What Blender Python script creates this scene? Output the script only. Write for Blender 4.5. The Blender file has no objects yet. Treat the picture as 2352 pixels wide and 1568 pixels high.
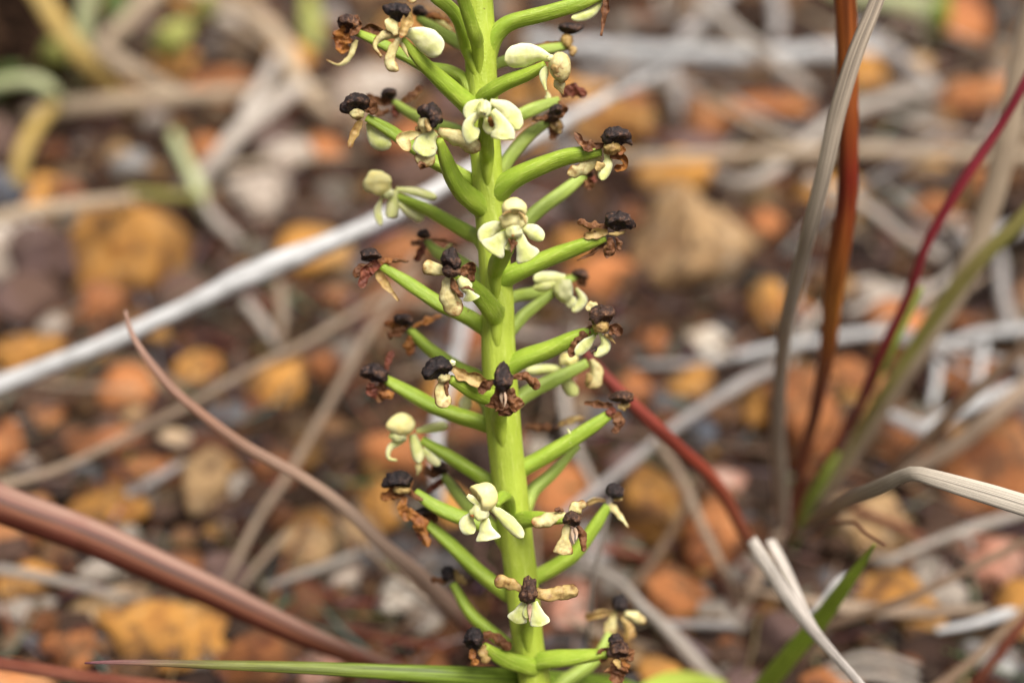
import bpy, math, random, re
from mathutils import Vector, Matrix, noise

# ------------------------------------------------------------------ camera, sky, sun, exposure
sc = bpy.context.scene
COL = sc.collection
MM = 0.001
CAM_H, PITCH = 250.0, math.radians(36)           # millimetres above the ground, degrees looking down
CP, SP = math.cos(PITCH), math.sin(PITCH)
CAM = Vector((0, 0, CAM_H))
RT, UP, FW = Vector((1, 0, 0)), Vector((0, SP, CP)), Vector((0, CP, -SP))
cd = bpy.data.cameras.new('camera')
cd.sensor_width = 36; cd.lens = 50
cd.clip_start = 0.005; cd.clip_end = 200
cd.dof.use_dof = True
cd.dof.focus_distance = 220 * MM
cd.dof.aperture_fstop = 7.3
cam = bpy.data.objects.new('camera', cd); COL.objects.link(cam)
cam.location = CAM * MM
cam.rotation_euler = (math.pi / 2 - PITCH, 0, 0)
sc.camera = cam

SUN_EL, SUN_AZ = math.radians(70), math.radians(135)
w = bpy.data.worlds.new('World'); sc.world = w; w.use_nodes = True
wn, wl = w.node_tree.nodes, w.node_tree.links
bg = wn['Background']
sky = wn.new('ShaderNodeTexSky'); sky.sky_type = 'NISHITA'; sky.sun_disc = False
sky.sun_elevation = SUN_EL; sky.sun_rotation = SUN_AZ
sky.dust_density = 6.0; sky.air_density = 1.0
hs = wn.new('ShaderNodeHueSaturation'); hs.inputs['Saturation'].default_value = 0.22   # overcast: grey-white cloud
wl.new(sky.outputs[0], hs.inputs['Color']); wl.new(hs.outputs[0], bg.inputs['Color'])
bg.inputs['Strength'].default_value = 0.055
sd = bpy.data.lights.new('sun', 'SUN'); sd.energy = 3.1; sd.angle = math.radians(36); sd.color = (1, 0.96, 0.9)
sun = bpy.data.objects.new('sun', sd); COL.objects.link(sun)
sdir = Vector((math.sin(SUN_AZ) * math.cos(SUN_EL), math.cos(SUN_AZ) * math.cos(SUN_EL), math.sin(SUN_EL)))
sun.rotation_euler = sdir.to_track_quat('Z', 'Y').to_euler()
sun.location = (0, 0, 1.5)
vs = sc.view_settings
vs.view_transform = 'Standard'; vs.look = 'None'; vs.exposure = 0.80; vs.gamma = 1.0; vs.use_curve_mapping = False
sc.render.engine = 'CYCLES'
sc.cycles.use_denoising = True
sc.cycles.max_bounces = 6
sc.cycles.diffuse_bounces = 4

# ------------------------------------------------------------------ helpers
R = random.Random(7)
K = 0.72 / 2352.0                                 # image fraction -> mm per mm of depth


def P(x, y, d):
    """a point d mm in front of the lens plane"""
    return CAM + FW * d + RT * ((x - 1176) * K * d) + UP * ((784 - y) * K * d)


def G(x, y, h=0.0):
    """a point h mm above the ground plane"""
    v = FW + RT * ((x - 1176) * K) + UP * ((784 - y) * K)
    return CAM + v * ((h - CAM_H) / v.z)


def depth(p):
    return (p - CAM).dot(FW)


def tag(o, label=None, cat=None, group=None, kind=None):
    if label: o['label'] = label
    if cat: o['category'] = cat
    if group: o['group'] = group
    if kind: o['kind'] = kind
    return o


def empty(name, loc, parent=None):
    o = bpy.data.objects.new(name, None)
    o.empty_display_size = 0.005
    COL.objects.link(o)
    if parent is not None:
        o.parent = parent
        o['_w'] = 0
        o.location = (loc - WLOC[parent.name]) * MM
    else:
        o.location = loc * MM
    WLOC[o.name] = loc.copy()
    if '_w' in o: del o['_w']
    return o


WLOC = {}


def mesh_obj(name, verts, faces, mat, parent=None, uvs=None, origin=None, cols=None, smooth=True):
    """verts in world mm"""
    if origin is None:
        origin = Vector((0, 0, 0))
        for v in verts: origin += v
        origin = origin / len(verts)
        if parent is None: origin.z = min(v.z for v in verts)
    m = bpy.data.meshes.new(name)
    m.from_pydata([tuple((v - origin) * MM) for v in verts], [], faces)
    if uvs is not None:
        ul = m.uv_layers.new(name='st')
        li = [l.vertex_index for l in m.loops]
        ul.data.foreach_set('uv', [c for i in li for c in uvs[i]])
    if cols is not None:
        ca = m.color_attributes.new('tint', 'FLOAT_COLOR', 'POINT')
        ca.data.foreach_set('color', [c for col in cols for c in (*col, 1)])
    if smooth:
        m.polygons.foreach_set('use_smooth', [True] * len(m.polygons))
    m.materials.append(mat)
    m.update()
    o = bpy.data.objects.new(name, m)
    COL.objects.link(o)
    if parent is not None:
        o.parent = parent
        o.location = (origin - WLOC[parent.name]) * MM
    else:
        o.location = origin * MM
    WLOC[o.name] = origin.copy()
    return o


def catmull(pts, n):
    """pts: list of tuples/Vectors of equal length -> n samples"""
    pts = [Vector(p) for p in pts]
    if len(pts) == 2:
        return [pts[0].lerp(pts[1], i / (n - 1)) for i in range(n)]
    ext = [pts[0] * 2 - pts[1]] + pts + [pts[-1] * 2 - pts[-2]]
    seg = len(pts) - 1
    ln = [max((pts[i + 1].to_3d() - pts[i].to_3d()).length, 1e-6) for i in range(seg)]
    tot = sum(ln); out = []
    for i in range(n):
        t = tot * i / (n - 1); k = 0
        while k < seg - 1 and t > ln[k]: t -= ln[k]; k += 1
        u = min(t / ln[k], 1.0)
        p0, p1, p2, p3 = ext[k], ext[k + 1], ext[k + 2], ext[k + 3]
        out.append(0.5 * (2 * p1 + (p2 - p0) * u + (2 * p0 - 5 * p1 + 4 * p2 - p3) * u * u + (3 * p1 - p0 - 3 * p2 + p3) * u ** 3))
    return out


def lerp_list(ws, t):
    if len(ws) == 1: return ws[0]
    f = t * (len(ws) - 1); i = min(int(f), len(ws) - 2)
    return ws[i] + (ws[i + 1] - ws[i]) * (f - i)


def tangents(c):
    n = len(c)
    return [(c[min(i + 1, n - 1)] - c[max(i - 1, 0)]).normalized() for i in range(n)]


def n3(p, s, seed=0.0):
    return noise.noise(Vector((p.x * s + seed, p.y * s - seed * 1.7, p.z * s + seed * 0.6)))


def tube_geo(ctrl, radii, n=24, m=14, ribs=0, rib_amp=0.0, twist=0.0, lump=0.0, lump_s=0.2, seed=0.0, cap_tip=True):
    """ctrl world mm points; radii list along the length. Returns verts, faces, uvs"""
    c = catmull(ctrl, n); t = tangents(c)
    a = t[0].orthogonal().normalized()
    V, F, U = [], [], []
    L = 0.0
    for i in range(n):
        a = (a - t[i] * a.dot(t[i])).normalized(); b = t[i].cross(a)
        if i: L += (c[i] - c[i - 1]).length
        r0 = lerp_list(radii, i / (n - 1))
        for j in range(m):
            th = 2 * math.pi * j / m
            d = a * math.cos(th) + b * math.sin(th)
            r = r0 * (1 + rib_amp * math.cos(ribs * th + twist * L))
            if lump: r *= 1 + lump * n3(c[i] + d * r0, lump_s, seed)
            V.append(c[i] + d * r); U.append((L * 0.1, j / m))
    for i in range(n - 1):
        for j in range(m):
            k = (j + 1) % m
            F.append((i * m + j, i * m + k, (i + 1) * m + k, (i + 1) * m + j))
    for i, s in ((0, -1), (n - 1, 1)):
        V.append(c[i] + t[i] * s * lerp_list(radii, i / (n - 1)) * 0.12); U.append((0 if s < 0 else L * 0.1, 0.5))
        q = len(V) - 1
        for j in range(m):
            k = (j + 1) % m
            F.append((i * m + j, i * m + k, q) if s > 0 else (i * m + k, i * m + j, q))
    return V, F, U


def sheet_geo(ctrl, widths, n=14, m=6, cup=0.8, conv=-1, roll=0.0, thick=0.16, crumple=0.0, cs=0.5, seed=0.0, face=None, edge_wave=0.0):
    """a curved leaf-like shell with thickness; widths = half widths in mm along it"""
    c = catmull(ctrl, n); t = tangents(c)
    top, bot, U = [], [], []
    L = 0.0
    rows = []
    for i in range(n):
        hint = (face if face is not None else (CAM - c[i])).normalized()
        hint = Matrix.Rotation(roll, 3, t[i]) @ hint
        a = t[i].cross(hint)
        if a.length < 0.15: a = t[i].cross(hint + UP * 0.5)
        a.normalize(); nn = a.cross(t[i]).normalized()
        if i: L += (c[i] - c[i - 1]).length
        wv = max(lerp_list(widths, i / (n - 1)), 0.01)
        if edge_wave: wv *= 1 + edge_wave * n3(c[i], 0.9, seed + 5)
        row = []
        for j in range(m + 1):
            v = -1 + 2 * j / m
            if abs(cup) > 0.05:
                ph = v * cup
                x = wv * math.sin(ph) / cup * (cup / math.sin(min(cup, 1.57)) if cup < 1.57 else cup * 1.0)
                y = wv * (1 - math.cos(ph)) / max(math.sin(min(cup, 1.57)), 0.2)
            else:
                x, y = wv * v, 0
            p = c[i] + a * x + nn * (y * conv)
            if crumple:
                p += nn * (crumple * wv * (n3(p, cs, seed) + 0.6 * n3(p, cs * 2.3, seed + 9)))
                p += a * (crumple * 0.5 * wv * n3(p, cs, seed + 20))
            row.append((p, nn)); U.append((i / (n - 1), j / m))
        rows.append(row)
    V = [p for row in rows for p, _ in row] + [p - nn * thick for row in rows for p, nn in row]
    U = U + U
    F = []; w1 = m + 1; off = n * w1
    for i in range(n - 1):
        for j in range(m):
            q = (i * w1 + j, i * w1 + j + 1, (i + 1) * w1 + j + 1, (i + 1) * w1 + j)
            F.append(q); F.append(tuple(k + off for k in reversed(q)))
    rim = [j for j in range(w1)] + [i * w1 + m for i in range(1, n)] + [(n - 1) * w1 + j for j in range(m - 1, -1, -1)] + [i * w1 for i in range(n - 2, 0, -1)]
    for a_, b_ in zip(rim, rim[1:] + rim[:1]):
        F.append((b_, a_, a_ + off, b_ + off))
    return V, F, U


# ------------------------------------------------------------------ materials
def new_mat(name, rough=0.6, spec=0.3):
    m = bpy.data.materials.new(name); m.use_nodes = True
    b = m.node_tree.nodes['Principled BSDF']
    b.inputs['Roughness'].default_value = rough
    b.inputs['Specular IOR Level'].default_value = spec
    return m, m.node_tree.nodes, m.node_tree.links, b


def ramp(ns, stops):
    r = ns.new('ShaderNodeValToRGB')
    e = r.color_ramp.elements
    while len(e) < len(stops): e.new(0.5)
    for k, (p, c) in enumerate(stops):
        e[k].position = p; e[k].color = (*c, 1) if len(c) == 3 else c
    return r


def coord(ns, ls, kind, scale):
    tc = ns.new('ShaderNodeTexCoord'); mp = ns.new('ShaderNodeMapping')
    ls.new(tc.outputs[kind], mp.inputs['Vector'])
    mp.inputs['Scale'].default_value = scale if isinstance(scale, tuple) else (scale,) * 3
    return mp.outputs[0]


def noise_tex(ns, ls, vec, scale, detail=4, rough=0.6):
    n = ns.new('ShaderNodeTexNoise')
    n.inputs['Scale'].default_value = scale; n.inputs['Detail'].default_value = detail; n.inputs['Roughness'].default_value = rough
    ls.new(vec, n.inputs['Vector'])
    return n.outputs['Fac']


def bump(ns, ls, b, h, strength, dist):
    bp = ns.new('ShaderNodeBump'); bp.inputs['Strength'].default_value = strength; bp.inputs['Distance'].default_value = dist
    ls.new(h, bp.inputs['Height']); ls.new(bp.outputs[0], b.inputs['Normal'])


def mixc(ns, ls, fac, a, b_, mode='MIX'):
    m = ns.new('ShaderNodeMix'); m.data_type = 'RGBA'; m.blend_type = mode
    for s, v in ((m.inputs[0], fac), (m.inputs[6], a), (m.inputs[7], b_)):
        if hasattr(v, 'links'): ls.new(v, s)
        elif isinstance(v, (int, float)): s.default_value = v
        else: s.default_value = (*v, 1)
    return m.outputs[2]


def math_node(ns, ls, op, a, b_=0.0, clamp=False):
    m = ns.new('ShaderNodeMath'); m.operation = op; m.use_clamp = clamp
    for s, v in ((m.inputs[0], a), (m.inputs[1], b_)):
        if hasattr(v, 'links'): ls.new(v, s)
        else: s.default_value = v
    return m.outputs[0]


def mat_green(name, c1, c2, c3, rough=0.42, foot=None):
    """living stem tissue: fine pale streaks along the length and speckles"""
    m, ns, ls, b = new_mat(name, rough, 0.35)
    o = coord(ns, ls, 'Object', 1.0)
    big = noise_tex(ns, ls, o, 160, 3)
    st = noise_tex(ns, ls, coord(ns, ls, 'UV', (3.0, 26.0, 1)), 1.0, 3)
    sp = noise_tex(ns, ls, o, 2600, 2)
    c = mixc(ns, ls, ramp_fac(ns, ls, big, 0.35, 0.7), c1, c2)
    c = mixc(ns, ls, math_node(ns, ls, 'MULTIPLY', ramp_fac(ns, ls, st, 0.5, 0.75), 0.55), c, c3)
    c = mixc(ns, ls, math_node(ns, ls, 'MULTIPLY', ramp_fac(ns, ls, sp, 0.62, 0.72), 0.35), c, c3)
    fk = noise_tex(ns, ls, coord(ns, ls, 'Object', (1.0, 1.3, 0.8)), 520, 2, 0.5)
    c = mixc(ns, ls, math_node(ns, ls, 'MULTIPLY', ramp_fac(ns, ls, fk, 0.735, 0.765), 0.8), c, (0.16, 0.10, 0.03))
    if foot:
        uv = ns.new('ShaderNodeUVMap'); uv.uv_map = 'st'
        sep = ns.new('ShaderNodeSeparateXYZ'); ls.new(uv.outputs[0], sep.inputs[0])
        c = mixc(ns, ls, ramp_fac(ns, ls, sep.outputs[0], 0.35, 1.0), foot, c)
    ls.new(c, b.inputs['Base Color'])
    b.inputs['Subsurface Weight'].default_value = 0.12
    b.inputs['Subsurface Radius'].default_value = (1.0, 1.0, 0.4)
    b.inputs['Subsurface Scale'].default_value = 0.0009
    bump(ns, ls, b, math_node(ns, ls, 'ADD', st, math_node(ns, ls, 'MULTIPLY', sp, 0.5)), 0.45, 0.0004)
    return m


def ramp_fac(ns, ls, f, lo, hi):
    mr = ns.new('ShaderNodeMapRange'); mr.interpolation_type = 'SMOOTHSTEP'
    ls.new(f, mr.inputs['Value'])
    mr.inputs['From Min'].default_value = lo; mr.inputs['From Max'].default_value = hi
    return mr.outputs[0]


def mat_petal(name, base, base2, stain, stain_amt, edge_amt, tip_amt=0.0, rough=0.5, bump_s=0.2, vein=0.15, sss=0.3, rim=None):
    m, ns, ls, b = new_mat(name, rough, 0.3)
    o = coord(ns, ls, 'Object', 1.0)
    info = ns.new('ShaderNodeObjectInfo')
    ofs = ns.new('ShaderNodeVectorMath'); ofs.operation = 'ADD'
    ls.new(o, ofs.inputs[0])
    cmb = ns.new('ShaderNodeCombineXYZ')
    for k in range(3): ls.new(info.outputs['Random'], cmb.inputs[k])
    ls.new(cmb.outputs[0], ofs.inputs[1]); o = ofs.outputs[0]
    n1 = noise_tex(ns, ls, o, 420, 4); n2 = noise_tex(ns, ls, o, 850, 5, 0.62)
    uv = ns.new('ShaderNodeUVMap'); uv.uv_map = 'st'
    sep = ns.new('ShaderNodeSeparateXYZ'); ls.new(uv.outputs[0], sep.inputs[0])
    ed = math_node(ns, ls, 'MULTIPLY', math_node(ns, ls, 'ABSOLUTE', math_node(ns, ls, 'SUBTRACT', sep.outputs[1], 0.5)), 2.0)
    c = mixc(ns, ls, ramp_fac(ns, ls, n1, 0.35, 0.65), base, base2)
    if rim: c = mixc(ns, ls, math_node(ns, ls, 'POWER', ed, 2.5), c, rim)
    ve = noise_tex(ns, ls, coord(ns, ls, 'UV', (1.5, 22, 1)), 1.0, 2)
    c = mixc(ns, ls, math_node(ns, ls, 'MULTIPLY', ramp_fac(ns, ls, ve, 0.5, 0.7), vein), c, stain)
    # stains: blotches, rims, tips
    s = math_node(ns, ls, 'ADD', n2, stain_amt - 0.5)
    s = math_node(ns, ls, 'ADD', s, math_node(ns, ls, 'MULTIPLY', math_node(ns, ls, 'POWER', ed, 8.0), edge_amt))
    s = math_node(ns, ls, 'ADD', s, math_node(ns, ls, 'MULTIPLY', math_node(ns, ls, 'POWER', sep.outputs[0], 5.0), tip_amt))
    c = mixc(ns, ls, ramp_fac(ns, ls, s, 0.40, 0.80), c, stain)
    ls.new(c, b.inputs['Base Color'])
    if sss:
        b.inputs['Subsurface Weight'].default_value = sss
        b.inputs['Subsurface Radius'].default_value = (1.0, 0.9, 0.5)
        b.inputs['Subsurface Scale'].default_value = 0.0005
    bump(ns, ls, b, n2, bump_s, 0.0004)
    return m


def mat_hood(name, c1, c2, c3, bs=0.8):
    m, ns, ls, b = new_mat(name, 0.55, 0.4)
    o = coord(ns, ls, 'Object', 1.0)
    n1 = noise_tex(ns, ls, o, 900, 6, 0.7)
    wv = noise_tex(ns, ls, coord(ns, ls, 'Object', (700, 2600, 900)), 1.0, 3)
    r = ramp(ns, [(0.34, c1), (0.52, c2), (0.70, c3)]); ls.new(n1, r.inputs[0])
    ls.new(r.outputs[0], b.inputs['Base Color'])
    h = math_node(ns, ls, 'ADD', n1, wv)
    bump(ns, ls, b, h, bs, 0.0006)
    return m


M = {}
M['stem'] = mat_green('stem_green', (0.35, 0.43, 0.045), (0.41, 0.49, 0.06), (0.54, 0.60, 0.14))
M['ovary'] = mat_green('ovary_green', (0.26, 0.37, 0.032), (0.35, 0.45, 0.048), (0.54, 0.59, 0.15), foot=(0.37, 0.45, 0.05))
M['ovary_pale'] = mat_green('ovary_pale_green', (0.32, 0.42, 0.07), (0.39, 0.48, 0.10), (0.52, 0.58, 0.19), foot=(0.37, 0.45, 0.05))
M['bract'] = mat_green('bract_green', (0.36, 0.46, 0.06), (0.43, 0.51, 0.085), (0.54, 0.60, 0.17))
DK = (0.14, 0.055, 0.018)
M['C'] = mat_petal('fresh_cream', (0.76, 0.73, 0.38), (0.63, 0.65, 0.22), (0.50, 0.48, 0.11), 0.36, 0.0, vein=0.25, rim=(0.84, 0.82, 0.56))
M['G'] = mat_petal('green_cream', (0.66, 0.66, 0.27), (0.55, 0.59, 0.17), (0.80, 0.77, 0.48), 0.40, 0.05, vein=0.15, rim=(0.84, 0.82, 0.55))
M['Y'] = mat_petal('yellow_cream', (0.82, 0.70, 0.27), (0.80, 0.72, 0.34), (0.62, 0.38, 0.08), 0.34, 0.0, vein=0.0)
M['A'] = mat_petal('aged_cream', (0.70, 0.62, 0.31), (0.58, 0.48, 0.20), (0.26, 0.11, 0.03), 0.42, 0.34, 0.30, vein=0.2, bump_s=0.5)
M['T'] = mat_petal('tan_petal', (0.52, 0.37, 0.14), (0.40, 0.25, 0.08), DK, 0.46, 0.25, 0.2, vein=0.35, bump_s=0.5, sss=0.15)
M['B'] = mat_petal('dry_brown', (0.17, 0.065, 0.022), (0.10, 0.035, 0.014), (0.36, 0.19, 0.085), 0.42, 0.1, 0.0, rough=0.6, bump_s=0.8, vein=0.3, sss=0.0)
M['O'] = mat_petal('dry_orange_brown', (0.34, 0.14, 0.03), (0.22, 0.075, 0.02), (0.07, 0.022, 0.01), 0.42, 0.2, 0.1, rough=0.55, bump_s=0.6, vein=0.3, sss=0.05)
M['X'] = mat_petal('dry_red_brown', (0.17, 0.042, 0.022), (0.11, 0.03, 0.018), (0.30, 0.12, 0.06), 0.42, 0.1, 0.0, rough=0.6, bump_s=0.7, vein=0.2, sss=0.0)
M['D'] = mat_hood('withered_hood', (0.012, 0.007, 0.007), (0.035, 0.019, 0.016), (0.22, 0.11, 0.065))
M['K'] = mat_hood('black_hood', (0.008, 0.005, 0.006), (0.020, 0.012, 0.012), (0.11, 0.065, 0.05))
M['N'] = mat_hood('brown_hood', (0.022, 0.011, 0.009), (0.075, 0.034, 0.020), (0.32, 0.16, 0.08))
M['P'] = mat_petal('pinkish_column', (0.55, 0.36, 0.24), (0.62, 0.46, 0.32), DK, 0.40, 0.1, 0.2, vein=0.4)

# ------------------------------------------------------------------ ground
def ground_h(x, y):
    p = Vector((x, y, 0))
    return 7 * noise.noise(p * 0.012) + 5.5 * noise.noise(p * 0.05 + Vector((9, 3, 1))) + 2.4 * noise.noise(p * 0.16)


def axis(lo, hi, step, far):
    a = [lo + step * i for i in range(int((hi - lo) / step) + 1)]
    l, r_, s = [], [], step
    x = lo
    while x > -far: s *= 1.5; x -= s; l.append(x)
    x, s = hi, step
    while x < far: s *= 1.5; x += s; r_.append(x)
    return l[::-1] + a + r_


gx, gy = axis(-420, 420, 4.5, 60000), axis(60, 900, 4.5, 60000)
V = [Vector((x, y, ground_h(x, y) - 2)) for y in gy for x in gx]
nx = len(gx)
F = [(j * nx + i, j * nx + i + 1, (j + 1) * nx + i + 1, (j + 1) * nx + i) for j in range(len(gy) - 1) for i in range(nx - 1)]
m, ns, ls, b = new_mat('stony_soil', 0.9, 0.15)
o_ = coord(ns, ls, 'Object', 1.0)
a1 = noise_tex(ns, ls, o_, 40, 6, 0.65); a2 = noise_tex(ns, ls, o_, 320, 6, 0.7)
r1 = ramp(ns, [(0.30, (0.010, 0.006, 0.005)), (0.48, (0.032, 0.017, 0.011)), (0.62, (0.075, 0.036, 0.02)), (0.75, (0.14, 0.07, 0.035))])
ls.new(math_node(ns, ls, 'ADD', math_node(ns, ls, 'MULTIPLY', a1, 0.5), math_node(ns, ls, 'MULTIPLY', a2, 0.5)), r1.inputs[0])
ls.new(r1.outputs[0], b.inputs['Base Color']); bump(ns, ls, b, a2, 0.9, 0.003)
tag(mesh_obj('ground', V, F, m, origin=Vector((0, 0, 0))), 'dark brown stony soil under the litter', kind='structure', cat='ground')

# ------------------------------------------------------------------ stones
def ico(sub):
    import bmesh
    bm = bmesh.new(); bmesh.ops.create_icosphere(bm, subdivisions=sub, radius=1.0)
    v = [x.co.copy() for x in bm.verts]; f = [tuple(q.index for q in p.verts) for p in bm.faces]
    bm.free(); return v, f


ICO3, ICO4, ICO1 = ico(3), ico(4), ico(1)


def stone_shape(rnd, base, angular=0.93):
    dirs, faces = base
    s = rnd.uniform(0, 100)
    planes = []
    for _ in range(rnd.randint(7, 11)):
        q = Vector((rnd.gauss(0, 1), rnd.gauss(0, 1), rnd.gauss(0, 1))).normalized()
        planes.append((q, rnd.uniform(0.55, 0.92)))
    out = []
    for d in dirs:
        r = 1.08 + 0.34 * n3(d, 0.9, s)
        for q, o in planes:
            k = d.dot(q)
            if k > 0.2:
                lim = o / k
                if r > lim: r = r + (lim - r) * angular
        r *= 1 + 0.10 * n3(d, 2.6, s) + 0.05 * n3(d, 7.0, s + 3)
        out.append(d * r)
    return out, faces


def mat_stone(name, c1, c2, c3, rough=0.85):
    m, ns, ls, b = new_mat(name, rough, 0.2)
    o = coord(ns, ls, 'Object', 1.0)
    info = ns.new('ShaderNodeObjectInfo')
    ofs = ns.new('ShaderNodeVectorMath'); ofs.operation = 'ADD'; ls.new(o, ofs.inputs[0])
    cmb = ns.new('ShaderNodeCombineXYZ')
    for k in range(3): ls.new(info.outputs['Random'], cmb.inputs[k])
    ls.new(cmb.outputs[0], ofs.inputs[1]); o = ofs.outputs[0]
    n1 = noise_tex(ns, ls, o, 95, 5, 0.65); n2 = noise_tex(ns, ls, o, 600, 5, 0.7)
    f = math_node(ns, ls, 'ADD', math_node(ns, ls, 'MULTIPLY', n1, 0.7), math_node(ns, ls, 'MULTIPLY', n2, 0.3))
    r = ramp(ns, [(0.38, c3), (0.49, c1), (0.54, c1), (0.63, c2)]); ls.new(f, r.inputs[0])
    hv = ns.new('ShaderNodeHueSaturation'); ls.new(r.outputs[0], hv.inputs['Color'])
    ls.new(math_node(ns, ls, 'ADD', math_node(ns, ls, 'MULTIPLY', info.outputs['Random'], 0.45), 0.65), hv.inputs['Value'])
    hv.inputs['Saturation'].default_value = 1.0
    n4 = noise_tex(ns, ls, o, 150, 6, 0.7)      # dried mud and weathering crust
    dirt = mixc(ns, ls, math_node(ns, ls, 'MULTIPLY', ramp_fac(ns, ls, n4, 0.47, 0.60), 0.7), hv.outputs[0], (0.085, 0.046, 0.028))
    ls.new(dirt, b.inputs['Base Color'])
    bump(ns, ls, b, n2, 0.7, 0.0015)
    return m


ST = {
    'ochre': mat_stone('ochre_stone', (0.55, 0.26, 0.062), (0.58, 0.36, 0.16), (0.30, 0.12, 0.036)),
    'rust': mat_stone('rust_stone', (0.45, 0.17, 0.06), (0.54, 0.28, 0.13), (0.22, 0.075, 0.035)),
    'tan': mat_stone('tan_stone', (0.46, 0.29, 0.14), (0.56, 0.45, 0.34), (0.20, 0.10, 0.055)),
    'pale': mat_stone('pale_stone', (0.52, 0.43, 0.35), (0.62, 0.56, 0.50), (0.34, 0.24, 0.18)),
    'white': mat_stone('white_stone', (0.75, 0.66, 0.55), (0.82, 0.76, 0.66), (0.62, 0.48, 0.34)),
    'purple': mat_stone('purple_stone', (0.14, 0.085, 0.075), (0.24, 0.16, 0.13), (0.06, 0.035, 0.03)),
    'slate': mat_stone('slate_stone', (0.16, 0.17, 0.20), (0.26, 0.27, 0.30), (0.07, 0.07, 0.085)),
    'dark': mat_stone('dark_stone', (0.030, 0.017, 0.013), (0.06, 0.03, 0.02), (0.012, 0.008, 0.007)),
    'black': mat_stone('hollow_shade_black', (0.006, 0.004, 0.003), (0.012, 0.007, 0.005), (0.003, 0.002, 0.002)),  # near-black colour stands in for the shade of the hollow
    'pink': mat_stone('pink_stone', (0.46, 0.22, 0.15), (0.60, 0.42, 0.34), (0.30, 0.11, 0.06)),
    'grey': mat_stone('grey_stone', (0.40, 0.38, 0.36), (0.55, 0.53, 0.50), (0.22, 0.19, 0.17)),
}
LAND = []          # short names of the stones others lie beside
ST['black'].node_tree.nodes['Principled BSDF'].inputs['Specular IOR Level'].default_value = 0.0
HAND = []          # footprints of the hand-placed stones


def stone(x, y, rx, ry, kind, label, rot=0.0, sink=0.35, flat=0.72, group=None):
    rnd = random.Random(hash((x, y)) & 0xffff)
    p0 = G(x, y, 4); z = depth(p0)
    ax = rx * K * z; ay = ry * K * z / 0.85; az = ay * flat
    v, f = stone_shape(rnd, ICO4 if max(rx, ry) > 70 else ICO3)
    h = az * (1 - sink)
    c = G(x, y, max(h * 0.6, 0.5)); c.z = ground_h(c.x, c.y) + h * 0.42
    rot_m = Matrix.Rotation(rot, 3, FW)
    vs_ = [c + rot_m @ Vector((q.x * ax, q.y * ay, q.z * az)) for q in v]
    HAND.append((c.x, c.y, max(ax, ay)))
    label_ = re.split(r' (?:above|against|beside|tucked|just|behind|under|next|below|touching|between|beyond|among|at|near|on|leaning|by|framed|directly|far|in|mottled|shadowed) ', label)[0]
    LAND.append((c.x, c.y, label_))
    return tag(mesh_obj('stone', vs_, f, ST[kind]), label, 'stone', group or 'stones lying on the soil')


D2 = math.radians
stone(300, 572, 138, 108, 'ochre', 'large angular ochre-orange stone above the long white twig', rot=0.2, flat=0.9)
stone(140, 610, 92, 92, 'purple', 'dark purple-brown stone against the side of the large ochre stone')
stone(15, 585, 70, 105, 'pale', 'pale beige stone beside the purple-brown stone')
stone(75, 815, 85, 62, 'ochre', 'dull ochre stone tucked under the white twig at its thick end')
stone(452, 842, 55, 52, 'ochre', 'small rounded ochre stone just below the middle of the white twig')
stone(632, 868, 62, 76, 'ochre', 'upright ochre stone behind the thin crossing straw')
stone(742, 846, 42, 46, 'rust', 'small rust-orange pebble beside the sloping grey straw')
stone(478, 1105, 62, 100, 'tan', 'tall tan stone under the curved pink-brown blade')
stone(345, 1085, 80, 50, 'rust', 'rusty brown stone below the long thin straw')
stone(58, 990, 36, 30, 'grey', 'small pale grey pebble next to a rusty one, below the white twig')
stone(108, 975, 44, 36, 'rust', 'small rusty pebble touching the pale grey pebble')
stone(20, 1060, 60, 60, 'rust', 'rusty stone beside the far end of the thin straw')
stone(250, 1190, 90, 60, 'ochre', 'ochre-brown stone above the broad red-brown blade')
stone(60, 1360, 90, 60, 'ochre', 'ochre stone under the pale straw below the broad red-brown blade')
stone(225, 1400, 115, 62, 'tan', 'pale tan stone below the broad red-brown blade', rot=-0.4)
stone(390, 1455, 150, 80, 'ochre', 'largest ochre stone under the broad red-brown blade', rot=0.3)
stone(180, 1490, 80, 50, 'rust', 'rust-red stone above the green blade tip')
stone(585, 1500, 110, 72, 'rust', 'long rust-brown stone under the end of the broad red-brown blade')
stone(750, 1530, 90, 45, 'pink', 'pinkish stone just above the green blade')
stone(985, 1268, 46, 44, 'grey', 'round blue-grey pebble behind the lower flowers of the orchid')
stone(920, 1380, 66, 56, 'white', 'whitish pink quartz pebble beside the red end of the curved blade')
stone(985, 1440, 62, 48, 'pale', 'pale stone under the red end of the curved blade')
stone(870, 1165, 56, 58, 'ochre', 'bright orange pebble between the curved blade and the orchid')
stone(815, 1225, 66, 50, 'tan', 'beige stone under the curved pink-brown blade near the orchid')
stone(700, 1240, 70, 52, 'tan', 'buff stone under the sloping grey straw')
stone(595, 450, 82, 72, 'pale', 'pale pinkish stone above the white twig near the orchid')
stone(655, 370, 62, 55, 'pale', 'rounded cream-grey stone behind the pale pinkish stone')
stone(530, 385, 32, 30, 'grey', 'small pale grey pebble beside the green shoot')
stone(310, 392, 52, 40, 'grey', 'pale grey stone beyond the large ochre stone')
stone(22, 430, 55, 80, 'slate', 'dark slate-blue stone at the edge of the dry grass')
stone(95, 440, 60, 40, 'ochre', 'orange stone between the slate-blue stone and the large ochre stone')
stone(410, 165, 56, 40, 'ochre', 'small orange stone among the far dry grass')
stone(520, 235, 80, 50, 'rust', 'rusty orange stone behind the crossing dry stalks')
stone(845, 215, 95, 85, 'pale', 'big pale beige stone behind the upper flowers')
stone(940, 330, 100, 60, 'rust', 'rusty stone behind the upper flowers')
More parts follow.
